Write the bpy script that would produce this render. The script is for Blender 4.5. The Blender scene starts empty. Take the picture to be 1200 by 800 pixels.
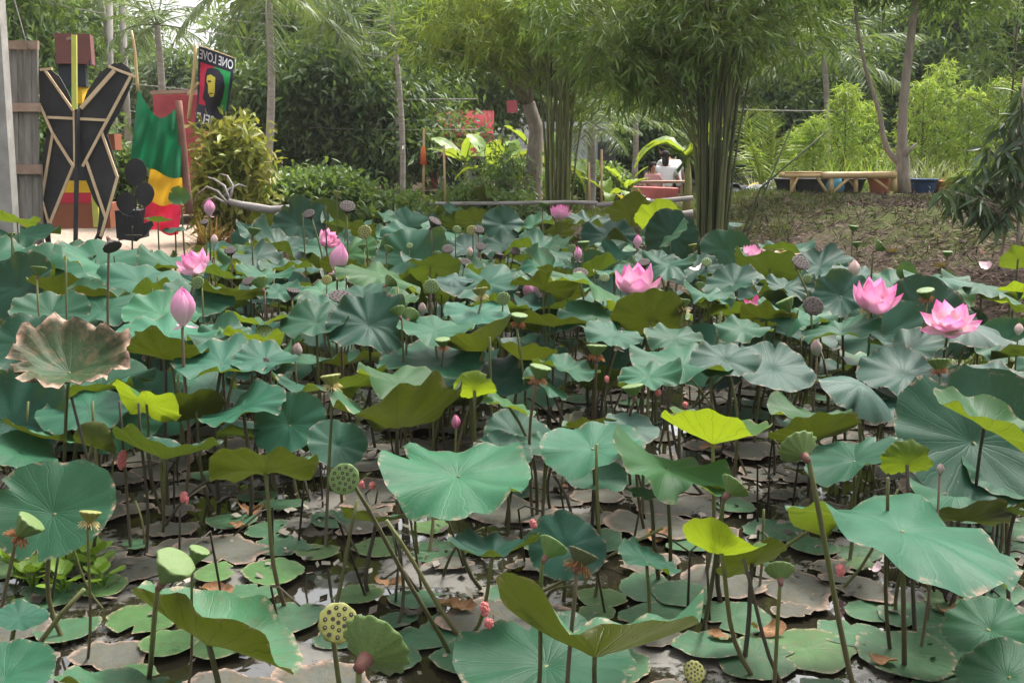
import bpy, bmesh, math, random
import numpy as np
from mathutils import Vector, Matrix, Euler

# ------------------------------------------------------------------ camera, light, exposure
S = bpy.context.scene
COL = S.collection
random.seed(7)
RNG = np.random.default_rng(7)
R_ = math.radians
F = 1250.0                     # focal length in photo pixels (1200 wide)
HZ = 165.0                     # horizon row
H = 1.9                        # eye height over the water
PITCH = math.atan((400 - HZ) / F)
cd = bpy.data.cameras.new('camera'); cam = bpy.data.objects.new('camera', cd); COL.objects.link(cam)
cam.location = (0, 0, H); cam.rotation_euler = (math.pi / 2 - PITCH, 0, 0)
cd.sensor_width = 36; cd.lens = F / 1200 * 36; cd.clip_start = .05; cd.clip_end = 2000
S.camera = cam
S.view_settings.view_transform = 'Standard'; S.view_settings.look = 'None'
S.view_settings.exposure = 1.22; S.view_settings.gamma = 1
S.render.film_transparent = False
S.cycles.use_denoising = True
S.cycles.max_bounces = 8; S.cycles.transparent_max_bounces = 6
S.cycles.diffuse_bounces = 4; S.cycles.glossy_bounces = 3
SUN_EL, SUN_AZ = R_(58), R_(35)        # azimuth from +Y towards +X
W = bpy.data.worlds.new('World'); S.world = W; W.use_nodes = True
nt = W.node_tree; nt.nodes.clear()
out = nt.nodes.new('ShaderNodeOutputWorld'); bg = nt.nodes.new('ShaderNodeBackground')
sky = nt.nodes.new('ShaderNodeTexSky'); sky.sky_type = 'NISHITA'; sky.sun_disc = False
sky.sun_elevation = SUN_EL; sky.sun_rotation = SUN_AZ
sky.air_density = 1.0; sky.dust_density = 6.0; sky.ozone_density = 1.0
hs = nt.nodes.new('ShaderNodeHueSaturation'); hs.inputs['Saturation'].default_value = .18; hs.inputs['Value'].default_value = 1.4
nt.links.new(sky.outputs[0], hs.inputs['Color']); nt.links.new(hs.outputs[0], bg.inputs[0])
bg.inputs[1].default_value = .15; nt.links.new(bg.outputs[0], out.inputs[0])
sl = bpy.data.lights.new('sun', 'SUN'); sl.energy = 2.4; sl.angle = R_(10); sl.color = (1, .95, .86)
so = bpy.data.objects.new('sun', sl); COL.objects.link(so)
sd = Vector((math.sin(SUN_AZ) * math.cos(SUN_EL), math.cos(SUN_AZ) * math.cos(SUN_EL), math.sin(SUN_EL)))
so.rotation_euler = sd.to_track_quat('Z', 'Y').to_euler(); so.location = (0, 0, 40)

# ------------------------------------------------------------------ picture <-> place
cp, sp = math.cos(PITCH), math.sin(PITCH)
def ray(px, py):
    x = (px - 600) / F; y = (400 - py) / F
    return Vector((x, cp + y * sp, -sp + y * cp))
def at(px, py, Y):
    d = ray(px, py); return Vector((0, 0, H)) + d * (Y / d.y)
def on_z(px, py, z=0.0):
    d = ray(px, py); return Vector((0, 0, H)) + d * ((z - H) / d.z)
def pix(p):
    x, y, z = p[0], p[1], p[2] - H
    dep = y * cp - z * sp
    if dep < .05: return (-9999, -9999)
    return (600 + F * x / dep, 400 - F * (y * sp + z * cp) / dep)
def lerp(a, b, t): return a + (b - a) * t
def sstep(a, b, x):
    t = np.clip((x - a) / (b - a), 0, 1); return t * t * (3 - 2 * t)

# ------------------------------------------------------------------ materials
MATS = {}
def nmat(name):
    m = bpy.data.materials.new(name); m.use_nodes = True; t = m.node_tree
    for n in list(t.nodes): t.nodes.remove(n)
    o = t.nodes.new('ShaderNodeOutputMaterial'); b = t.nodes.new('ShaderNodeBsdfPrincipled')
    t.links.new(b.outputs[0], o.inputs[0]); MATS[name] = m
    return m, t, b, o
class NT:
    def __init__(s, t): s.t = t
    def n(s, typ, **k):
        nd = s.t.nodes.new('ShaderNode' + typ)
        for a, v in k.items(): setattr(nd, a, v)
        return nd
    def put(s, sock, v):
        if hasattr(v, 'links') or isinstance(v, bpy.types.NodeSocket): s.t.links.new(v, sock)
        else:
            if isinstance(v, (tuple, list)) and len(v) == 3 and sock.type == 'RGBA': v = (*v, 1)
            sock.default_value = v
    def math(s, op, a, b=0.0, c=0.0):
        nd = s.n('Math', operation=op)
        for i, v in enumerate((a, b, c)): s.put(nd.inputs[i], v)
        return nd.outputs[0]
    def mix(s, f, a, b):
        nd = s.n('Mix', data_type='RGBA'); s.put(nd.inputs[0], f); s.put(nd.inputs[6], a); s.put(nd.inputs[7], b)
        return nd.outputs[2]
    def noise(s, vec, scale, detail=4, rough=.55, dist=0.0, dim='3D'):
        nd = s.n('TexNoise'); s.t.links.new(vec, nd.inputs['Vector'])
        nd.inputs['Scale'].default_value = scale; nd.inputs['Detail'].default_value = detail
        nd.inputs['Roughness'].default_value = rough; nd.inputs['Distortion'].default_value = dist
        return nd.outputs[0]
    def ramp(s, f, a, b, lo=0.0, hi=1.0):
        nd = s.n('MapRange'); s.put(nd.inputs[0], f); nd.inputs[1].default_value = a; nd.inputs[2].default_value = b
        nd.inputs[3].default_value = lo; nd.inputs[4].default_value = hi; return nd.outputs[0]
    def bump(s, h, strength, dist=.01):
        nd = s.n('Bump'); s.put(nd.inputs['Height'], h); nd.inputs['Strength'].default_value = strength
        nd.inputs['Distance'].default_value = dist; return nd.outputs[0]
    def hsv(s, col, h, sat, v):
        nd = s.n('HueSaturation'); s.put(nd.inputs['Color'], col); s.put(nd.inputs['Hue'], h)
        s.put(nd.inputs['Saturation'], sat); s.put(nd.inputs['Value'], v); return nd.outputs[0]

def simple(name, a, b=None, scale=8, rough=.7, bump=.2, bscale=None, spec=.3, island=0.0, objvar=0.0, trans=0.0, tcol=None, stretch=None, lo=.35, hi=.65):
    m, t, bs, o = nmat(name); g = NT(t)
    tc = g.n('TexCoord').outputs['Object']
    if stretch:
        mp = g.n('Mapping'); t.links.new(tc, mp.inputs[0]); mp.inputs['Scale'].default_value = stretch; tc = mp.outputs[0]
    col = g.mix(g.ramp(g.noise(tc, scale), lo, hi), a, b or a)
    if island or objvar:
        v = 1.0; hsh = .5
        if island:
            ri = g.n('NewGeometry').outputs['Random Per Island']
            v = g.ramp(ri, 0, 1, 1 - island, 1 + island)
            hsh = g.ramp(g.math('FRACT', g.math('MULTIPLY', ri, 17.3)), 0, 1, .5 - .045 * island * 2, .5 + .03 * island * 2)
        if objvar:
            r = g.n('ObjectInfo').outputs['Random']
            v = g.math('MULTIPLY', v, g.ramp(r, 0, 1, 1 - objvar, 1 + objvar))
        col = g.hsv(col, hsh, 1.0, v)
    t.links.new(col, bs.inputs['Base Color'])
    bs.inputs['Roughness'].default_value = rough; bs.inputs['Specular IOR Level'].default_value = spec
    if bump:
        t.links.new(g.bump(g.noise(tc, bscale or scale * 3, 5), bump), bs.inputs['Normal'])
    if trans:
        tr = g.n('BsdfTranslucent'); ms = g.n('MixShader'); ms.inputs[0].default_value = trans
        g.put(tr.inputs[0], g.mix(.5, col, tcol or (.25, .35, .02)))
        t.links.new(bs.outputs[0], ms.inputs[1]); t.links.new(tr.outputs[0], ms.inputs[2]); t.links.new(ms.outputs[0], o.inputs[0])
    return m

def leafmat(name, top, under, brown=0.04, trans=.3, rough=.5, blotch=0.0, tcol=(.28, .36, .015), gray=0.0):
    """lotus blade: waxy teal above, veined yellow green below; uv holds the flat disc"""
    m, t, bs, o = nmat(name); g = NT(t)
    uv = g.n('UVMap').outputs[0]
    sx = g.n('SeparateXYZ'); t.links.new(uv, sx.inputs[0])
    x = g.math('SUBTRACT', sx.outputs[0], .5); y = g.math('SUBTRACT', sx.outputs[1], .5)
    ang = g.math('ARCTAN2', y, x)
    r = g.math('MULTIPLY', g.math('SQRT', g.math('ADD', g.math('MULTIPLY', x, x), g.math('MULTIPLY', y, y))), 2)
    ob = g.n('TexCoord').outputs['Object']
    rnd = g.n('ObjectInfo').outputs['Random']
    off = g.n('CombineXYZ'); t.links.new(g.math('MULTIPLY', rnd, 40), off.inputs[2])
    va = g.n('VectorMath', operation='ADD'); t.links.new(ob, va.inputs[0]); t.links.new(off.outputs[0], va.inputs[1]); P = va.outputs[0]
    wob = g.math('MULTIPLY', g.math('SUBTRACT', g.noise(P, 3, 2), .5), .25)
    a2 = g.math('ADD', ang, wob)
    def veins(n, w):
        f = g.math('ABSOLUTE', g.math('SUBTRACT', g.math('FRACT', g.math('MULTIPLY', a2, n / (2 * math.pi))), .5))
        d = g.math('MULTIPLY', f, r)                     # distance from the rib, as wide as the disc is round
        return g.ramp(d, w, 0, 0, 1)
    v1 = veins(21, .05); v2 = g.math('MULTIPLY', veins(42, .05), g.ramp(r, .45, .6))
    v = g.math('MAXIMUM', v1, g.math('MULTIPLY', v2, .6))
    net = g.n('TexVoronoi', feature='DISTANCE_TO_EDGE'); t.links.new(P, net.inputs['Vector']); net.inputs['Scale'].default_value = 24
    netv = g.ramp(net.outputs[0], .0, .12, 1, 0)
    n1 = g.noise(P, 2.2, 5, .6); n2 = g.noise(P, 11, 5, .65)
    ctop = g.mix(g.ramp(n1, .3, .7), tuple(c * .82 for c in top), tuple(c * 1.16 for c in top))
    ctop = g.mix(g.math('MULTIPLY', v, .3), ctop, tuple(min(1, c * 1.35 + .012) for c in top))
    ctop = g.mix(g.math('MULTIPLY', g.ramp(n2, .56, .72), .22), ctop, (top[0] * 1.5 + .03, top[1] * 1.25 + .02, top[2] * 1.3 + .03))
    spots = g.ramp(g.noise(P, 38, 2, .5), .70, .74)
    ctop = g.mix(g.math('MULTIPLY', spots, .6), ctop, (.16, .17, .09))
    cund = g.mix(g.ramp(n1, .35, .65), tuple(c * .8 for c in under), tuple(c * 1.2 for c in under))
    cund = g.mix(g.math('MULTIPLY', v, .55), cund, (under[0] * .42, under[1] * .5, under[2] * .4))
    cund = g.mix(g.math('MULTIPLY', netv, .22), cund, (under[0] * .4, under[1] * .5, under[2] * .4))
    back = g.n('NewGeometry').outputs['Backfacing']
    col = g.mix(back, ctop, cund)
    col = g.hsv(col, g.ramp(rnd, 0, 1, .485, .515), 1.0, g.ramp(g.math('FRACT', g.math('MULTIPLY', rnd, 7.7)), 0, 1, .8, 1.2))
    if blotch:
        col = g.mix(g.math('MULTIPLY', g.ramp(g.noise(P, 4.5, 6, .7), .5, .62), blotch), col, (.075, .06, .03))
    # dry rim and tears of brown
    edge = g.math('MULTIPLY', g.ramp(r, .93 - .5 * brown, 1.02), g.ramp(g.noise(P, 7, 5, .7), .52 - .3 * brown, .62 - .1 * brown))
    col = g.mix(edge, col, g.mix(g.math('MULTIPLY', g.ramp(r, .84, .95), g.ramp(n2, .28, .5)), g.mix(g.ramp(n2, .4, .6), (.03, .016, .012), (.10, .06, .035)), (.36, .23, .17)))
    if gray: col = g.mix(g.math('MULTIPLY', g.ramp(n2, .4, .65), gray), col, (.085, .08, .072))
    t.links.new(col, bs.inputs['Base Color'])
    bs.inputs['Roughness'].default_value = rough; bs.inputs['Specular IOR Level'].default_value = .11
    h = g.math('ADD', g.math('MULTIPLY', v, g.math('ADD', g.math('MULTIPLY', back, 1.6), -.5)), g.math('MULTIPLY', n2, .35))
    h = g.math('ADD', h, g.math('MULTIPLY', netv, .12))
    t.links.new(g.bump(h, .3, .006), bs.inputs['Normal'])
    tr = g.n('BsdfTranslucent'); ms = g.n('MixShader'); ms.inputs[0].default_value = trans
    g.put(tr.inputs[0], g.mix(g.math('MAXIMUM', g.math('MULTIPLY', v, .5), edge), tcol, tuple(c * .3 for c in tcol)))
    t.links.new(bs.outputs[0], ms.inputs[1]); t.links.new(tr.outputs[0], ms.inputs[2]); t.links.new(ms.outputs[0], o.inputs[0])
    return m

TEAL = leafmat('leaf_teal', (.014, .064, .034), (.035, .054, .009), trans=.2, tcol=(.13, .19, .012))
TEALD = leafmat('leaf_teal_dark', (.0075, .040, .024), (.028, .044, .010), trans=.15, tcol=(.11, .16, .012))
TEALL = leafmat('leaf_teal_pale', (.022, .096, .052), (.04, .065, .012), trans=.22, tcol=(.14, .2, .012))
GREEN = leafmat('leaf_green', (.025, .082, .025), (.05, .078, .010), trans=.28, tcol=(.16, .22, .012))
LIME = leafmat('leaf_lime', (.05, .115, .03), (.095, .125, .012), trans=.36, tcol=(.24, .32, .012))
OLIVE = leafmat('leaf_olive', (.028, .09, .042), (.042, .053, .008), trans=.11, blotch=.4, tcol=(.13, .17, .01))
GRAYL = leafmat('leaf_gray', (.020, .054, .040), (.028, .034, .018), trans=.08, gray=.22)
BROWNL = leafmat('leaf_brown', (.018, .042, .015), (.08, .05, .03), brown=.8, trans=.05, blotch=.8, tcol=(.06, .07, .01))
PADM = leafmat('pad_green', (.032, .080, .040), (.07, .08, .02), trans=.0, rough=.45, brown=.12, blotch=.3)
PADL = leafmat('pad_light', (.048, .105, .034), (.07, .08, .02), trans=.0, rough=.45, brown=.15, blotch=.35)
MUDP = leafmat('pad_decayed', (.062, .066, .052), (.06, .055, .045), trans=.0, rough=.7, brown=.45, blotch=.75, gray=.6)
STEM = simple('stem_olive', (.085, .098, .026), (.075, .05, .03), 14, .6, .4, 160, stretch=(1, 1, .1), objvar=.35)
STEMD = simple('stem_dark', (.03, .03, .016), (.05, .036, .024), 30, .6, .4, 160, stretch=(1, 1, .1), objvar=.35)
STEMR = simple('stem_reddish', (.12, .07, .055), (.10, .085, .04), 20, .6, .4, 160, stretch=(1, 1, .1), objvar=.2)
PODG = simple('pod_green', (.065, .125, .028), (.115, .165, .045), 14, .5, .25, 60, trans=.12)
PODY = simple('pod_yellow', (.12, .135, .025), (.19, .18, .045), 14, .5, .25, 60)
PODD = simple('pod_dark', (.03, .02, .018), (.062, .044, .038), 20, .7, .5, 70)
PODB = simple('pod_fuzzy', (.17, .2, .08), (.055, .035, .022), 45, .9, .8, 160, lo=.42, hi=.55)
HOLE = simple('pod_hole', (.02, .014, .012), None, 10, .8, 0)
SEEDG = simple('seed_green', (.10, .13, .03), (.16, .19, .05), 10, .4, 0)
STAMY = simple('stamen_yellow', (.55, .42, .13), (.45, .36, .2), 20, .7, 0)
STAMB = simple('stamen_brown', (.34, .13, .04), (.2, .07, .03), 20, .8, 0)
COLLAR = simple('collar_red', (.16, .06, .05), (.1, .05, .035), 30, .7, .4)
EGG = simple('snail_egg', (.55, .13, .13), (.6, .22, .2), 60, .5, .6, 120)

def petalmat(name, base, tip, back):
    m, t, bs, o = nmat(name); g = NT(t)
    uv = g.n('UVMap').outputs[0]; sx = g.n('SeparateXYZ'); t.links.new(uv, sx.inputs[0])
    ob = g.n('TexCoord').outputs['Object']
    n = g.noise(ob, 5, 3); v = g.math('ADD', sx.outputs[1], g.math('MULTIPLY', g.math('SUBTRACT', n, .5), .35))
    col = g.mix(g.ramp(v, .22, 1.02), base, tip)
    st = g.math('ABSOLUTE', g.math('SINE', g.math('MULTIPLY', sx.outputs[0], 48)))
    col = g.mix(g.math('MULTIPLY', g.ramp(st, .9, 1), .35), col, tuple(c * .7 for c in tip))
    col = g.mix(g.math('MULTIPLY', g.n('NewGeometry').outputs['Backfacing'], .35), col, back)
    rr = g.n('ObjectInfo').outputs['Random']
    col = g.hsv(col, .5, g.ramp(rr, 0, 1, .82, 1.12), g.ramp(rr, 0, 1, 1.05, .9))
    t.links.new(col, bs.inputs['Base Color']); bs.inputs['Roughness'].default_value = .55; bs.inputs['Specular IOR Level'].default_value = .25
    t.links.new(g.bump(st, .15, .003), bs.inputs['Normal'])
    tr = g.n('BsdfTranslucent'); ms = g.n('MixShader'); ms.inputs[0].default_value = .38
    g.put(tr.inputs[0], col); t.links.new(bs.outputs[0], ms.inputs[1]); t.links.new(tr.outputs[0], ms.inputs[2]); t.links.new(ms.outputs[0], o.inputs[0])
    return m
PINK = petalmat('petal_pink', (.82, .70, .66), (.72, .10, .40), (.75, .38, .56))
PINKD = petalmat('petal_deep', (.65, .25, .38), (.55, .06, .24), (.6, .15, .3))
PALE = petalmat('petal_pale', (.72, .66, .5), (.72, .42, .45), (.7, .6, .5))
BUDG = petalmat('petal_budgray', (.34, .36, .24), (.40, .22, .25), (.35, .3, .25))

# ------------------------------------------------------------------ objects
def mesh_from(name, V, Fc, mats=(), mi=None, smooth=True, uv=None):
    me = bpy.data.meshes.new(name)
    me.from_pydata([tuple(v) for v in V] if not isinstance(V, np.ndarray) else V.tolist(), [], [tuple(f) for f in Fc] if not isinstance(Fc, np.ndarray) else Fc.tolist())
    for m in mats: me.materials.append(m)
    if mi is not None and len(mats) > 1: me.polygons.foreach_set('material_index', np.array(mi, dtype=np.int32))
    if smooth: me.polygons.foreach_set('use_smooth', np.ones(len(me.polygons), dtype=bool))
    if uv is not None:
        l = me.uv_layers.new(name='UVMap'); idx = np.zeros(len(me.loops), dtype=np.int32)
        me.loops.foreach_get('vertex_index', idx)
        l.data.foreach_set('uv', np.asarray(uv, dtype=np.float32)[idx].ravel())
    me.update(); return me
def ob(name, me, parent=None, loc=(0, 0, 0), rot=None, scale=None):
    o = bpy.data.objects.new(name, me); COL.objects.link(o); o.location = loc
    if rot is not None: o.rotation_euler = rot
    if scale is not None: o.scale = scale if isinstance(scale, (tuple, list, Vector)) else (scale,) * 3
    if parent is not None: o.parent = parent
    return o
def tag(o, label, cat, group=None, kind=None):
    if label: o['label'] = label
    if cat: o['category'] = cat
    if group: o['group'] = group
    if kind: o['kind'] = kind
    return o
def thing(name, label, cat, loc, group=None):
    o = bpy.data.objects.new(name, None); COL.objects.link(o); o.location = loc; o.empty_display_size = .05
    return tag(o, label, cat, group)

class MB:
    def __init__(s): s.V = []; s.F = []; s.M = []
    def add(s, V, Fc, mi=0):
        k = len(s.V); s.V += [tuple(v) for v in V]; s.F += [tuple(i + k for i in f) for f in Fc]; s.M += [mi] * len(Fc); return s
    def tube(s, pts, rad, n=7, mi=0, cap=True):
        pts = [Vector(p) for p in pts]
        if not isinstance(rad, (list, tuple)): rad = [rad] * len(pts)
        V, Fc = [], []
        u = None
        for i, p in enumerate(pts):
            d = (pts[min(i + 1, len(pts) - 1)] - pts[max(i - 1, 0)]).normalized()
            if u is None: u = d.cross(Vector((.13, .93, .31))).normalized()
            else: u = (u - d * u.dot(d)).normalized()
            w = d.cross(u)
            for k in range(n):
                a = 2 * math.pi * k / n; V.append(p + (u * math.cos(a) + w * math.sin(a)) * rad[i])
        for i in range(len(pts) - 1):
            for k in range(n):
                Fc.append((i * n + k, i * n + (k + 1) % n, (i + 1) * n + (k + 1) % n, (i + 1) * n + k))
        if cap: Fc.append(tuple(range(n))[::-1]); Fc.append(tuple((len(pts) - 1) * n + k for k in range(n)))
        return s.add(V, Fc, mi)
    def box(s, c, sz, M=None, mi=0):
        V = [Vector((x * sz[0] / 2, y * sz[1] / 2, z * sz[2] / 2)) for x in (-1, 1) for y in (-1, 1) for z in (-1, 1)]
        if M is not None: V = [M @ v for v in V]
        V = [v + Vector(c) for v in V]
        return s.add(V, [(0, 1, 3, 2), (4, 6, 7, 5), (0, 4, 5, 1), (2, 3, 7, 6), (0, 2, 6, 4), (1, 5, 7, 3)], mi)
    def beam(s, a, b, w, t, mi=0, up=Vector((0, 1, 0))):
        a, b = Vector(a), Vector(b); d = b - a; L = d.length; z = d.normalized(); x = up.cross(z).normalized(); y = z.cross(x)
        M = Matrix((x, y, z)).transposed()
        return s.box((a + b) / 2, (w, t, L), M, mi)
    def ball(s, c, r, nu=8, nv=6, mi=0, M=None):
        r = (r, r, r) if not isinstance(r, (tuple, list)) else r
        V = [Vector((0, 0, r[2]))]
        for j in range(1, nv):
            for i in range(nu):
                a, b = 2 * math.pi * i / nu, math.pi * j / nv
                V.append(Vector((r[0] * math.cos(a) * math.sin(b), r[1] * math.sin(a) * math.sin(b), r[2] * math.cos(b))))
        V.append(Vector((0, 0, -r[2]))); e = len(V) - 1
        Fc = [(0, 1 + i, 1 + (i + 1) % nu) for i in range(nu)]
        for j in range(nv - 2):
            for i in range(nu):
                a = 1 + j * nu; Fc.append((a + i, a + nu + i, a + nu + (i + 1) % nu, a + (i + 1) % nu))
        a = 1 + (nv - 2) * nu; Fc += [(a + i, e, a + (i + 1) % nu) for i in range(nu)]
        if M is not None: V = [M @ v for v in V]
        return s.add([v + Vector(c) for v in V], Fc, mi)
    def mesh(s, name, mats, origin=None, smooth=True):
        o = Vector(origin) if origin is not None else Vector((0, 0, 0))
        return mesh_from(name, [Vector(v) - o for v in s.V], s.F, mats if isinstance(mats, (list, tuple)) else [mats], s.M, smooth)
    def part(s, name, mats, parent=None, smooth=True, origin=None):
        """parent's own children are in its local space: subtract where it stands"""
        og = origin if origin is not None else (wpos(parent) if parent is not None else (0, 0, 0))
        return ob(name, s.mesh(name, mats, og, smooth), parent)
def wpos(o):
    p = Vector((0, 0, 0))
    while o is not None: p += o.location; o = o.parent
    return p

# ------------------------------------------------------------------ ground
def yfar(x):
    return np.interp(x, [-30, -5.5, -3.6, -2.6, 0, 1.2, 2.0, 3.0, 60], [12.3, 12.4, 12.7, 15.3, 16.6, 15.6, 13.5, 13.2, 13.2])
def ground_z(x, y):
    x = np.asarray(x, float); y = np.asarray(y, float)
    dr = (x - 4.2) * .83 + (y - 9) * .55
    dc = np.where(x < 2.2, y - yfar(x), -9)
    dn = 1.0 - y
    left = sstep(-2.4, -3.6, x)
    zc = -.45 + (1.0 + lerp(.08, -.0, left)) * sstep(-1.0, lerp(1.9, .9, left), dc)
    zc = np.where(dc > 2, zc + .0 * dc, zc)
    zr = -.45 + 1.48 * sstep(-1.2, 3.7, dr) ** .9
    zr = zr * (1 - .42 * sstep(18.5, 22, y)) * 1.0
    fade = sstep(1.2, 3.4, x - (y - 12) * .13)
    zr = np.where(zr > 0, zr * (.5 + .5 * fade), zr)
    zb = np.where(y > 13, -.45 + 1.05 * sstep(15.2, 18.0, y) + .014 * np.clip(y - 18, 0, 14), -.45)
    zr = np.maximum(zr, zb)
    zn = -.45 + .9 * sstep(-.8, 1.2, dn)
    return np.maximum(np.maximum(zc, zr), zn)
def gz(x, y): return float(ground_z(x, y))
def on_ground(px, py, y0=2.0, y1=80.0):
    d = ray(px, py); d = d / d.y
    ys = np.arange(y0, y1, .05); z = H + d.z * ys; g = ground_z(d.x * ys, ys)
    hit = np.nonzero(z <= g)[0]
    Y = ys[hit[0]] if len(hit) else y1
    return Vector((d.x * Y, Y, gz(d.x * Y, Y)))
def gat(px, Y):
    x = (px - 600) / F * Y * .985; return Vector((x, Y, gz(x, Y)))

fx = np.arange(-13, 13.01, .16); fy = np.arange(-2, 30.01, .16)
gx = np.concatenate([-13 - np.geomspace(110, .3, 18), fx, 13 + np.geomspace(.3, 110, 18)])
gy = np.concatenate([-2 - np.geomspace(40, .3, 12), fy, 30 + np.geomspace(.3, 120, 20)])
X, Y_ = np.meshgrid(gx, gy); Z = ground_z(X, Y_)
def vnoise(x, y, s, seed):
    r = np.random.default_rng(seed); out_ = 0
    for k in range(7):
        a = r.uniform(0, 2 * np.pi); f = s * r.uniform(.6, 1.7); out_ = out_ + np.sin((x * np.cos(a) + y * np.sin(a)) * f + r.uniform(0, 6.3))
    return out_ / 7
Z = Z + (vnoise(X, Y_, 2.2, 1) * .07 + vnoise(X, Y_, 7, 2) * .055 + vnoise(X, Y_, 19, 3) * .012) * sstep(-.2, .3, Z)
nx, ny = len(gx), len(gy)
V = np.stack([X.ravel(), Y_.ravel(), Z.ravel()], 1)
ii = (np.arange(ny - 1)[:, None] * nx + np.arange(nx - 1)[None, :]).ravel()
m, t, bs, o = nmat('ground_soil'); g = NT(t)
tc = g.n('TexCoord').outputs['Object']; sx = g.n('SeparateXYZ'); t.links.new(tc, sx.inputs[0])
n1, n2, n3 = g.noise(tc, .55, 5, .6), g.noise(tc, 3.2, 6, .65), g.noise(tc, 22, 5, .7)
soil = g.mix(g.ramp(n3, .35, .65), (.022, .015, .010), (.12, .085, .062))
moss = g.mix(g.ramp(n3, .3, .7), (.016, .026, .004), (.075, .088, .014))
hi = g.ramp(sx.outputs[2], .55, 1.05)                       # turf thickens towards the crest of the bank
mk = g.ramp(g.math('ADD', g.math('ADD', g.math('MULTIPLY', n2, .8), g.math('MULTIPLY', n1, .5)), g.math('MULTIPLY', hi, .25)), .66, .82)
col = g.mix(mk, soil, moss)
sand = g.mix(g.ramp(n3, .3, .7), (.30, .23, .175), (.42, .33, .26))
sm = g.math('MULTIPLY', g.ramp(g.math('ADD', sx.outputs[0], g.math('MULTIPLY', n2, .8)), -3.1, -3.5), g.ramp(sx.outputs[1], 12.6, 12.9))
col = g.mix(sm, col, sand)
t.links.new(col, bs.inputs['Base Color']); bs.inputs['Roughness'].default_value = .95; bs.inputs['Specular IOR Level'].default_value = .15
t.links.new(g.bump(g.math('ADD', n3, n2), .8, .05), bs.inputs['Normal'])
tag(ob('ground', mesh_from('ground', V, np.stack([ii, ii + 1, ii + nx + 1, ii + nx], 1), [m])), None, None, kind='structure')

# ------------------------------------------------------------------ pond water
m, t, bs, o = nmat('pond_water'); g = NT(t)
tc = g.n('TexCoord').outputs['Object']
s1 = g.noise(tc, 1.5, 6, .6); s2 = g.noise(tc, 26, 4, .7)
scum = g.math('MULTIPLY', g.ramp(g.math('ADD', s1, g.math('MULTIPLY', s2, .25)), .66, .72), .9)
t.links.new(g.mix(scum, (.016, .014, .009), g.mix(s2, (.03, .026, .018), (.11, .10, .08))), bs.inputs['Base Color'])
t.links.new(g.ramp(scum, 0, 1, .035, .75), bs.inputs['Roughness'])
bs.inputs['IOR'].default_value = 1.75
t.links.new(g.bump(g.math('ADD', g.noise(tc, 5, 2), g.math('MULTIPLY', scum, .8)), .04, .02), bs.inputs['Normal'])
tag(ob('water', mesh_from('water', [(-26, -1.5, 0), (9, -1.5, 0), (9, 18.5, 0), (-26, 18.5, 0)], [(0, 1, 2, 3)], [m], smooth=False)), None, None, kind='structure')
# ------------------------------------------------------------------ lotus: shared shapes
LANDMARK = []                 # (short phrase, pixel x, pixel y)
AUTO = []                     # (object, noun, look, world point, extra)
def landmark(phrase, px, py): LANDMARK.append((phrase, px, py))

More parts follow.
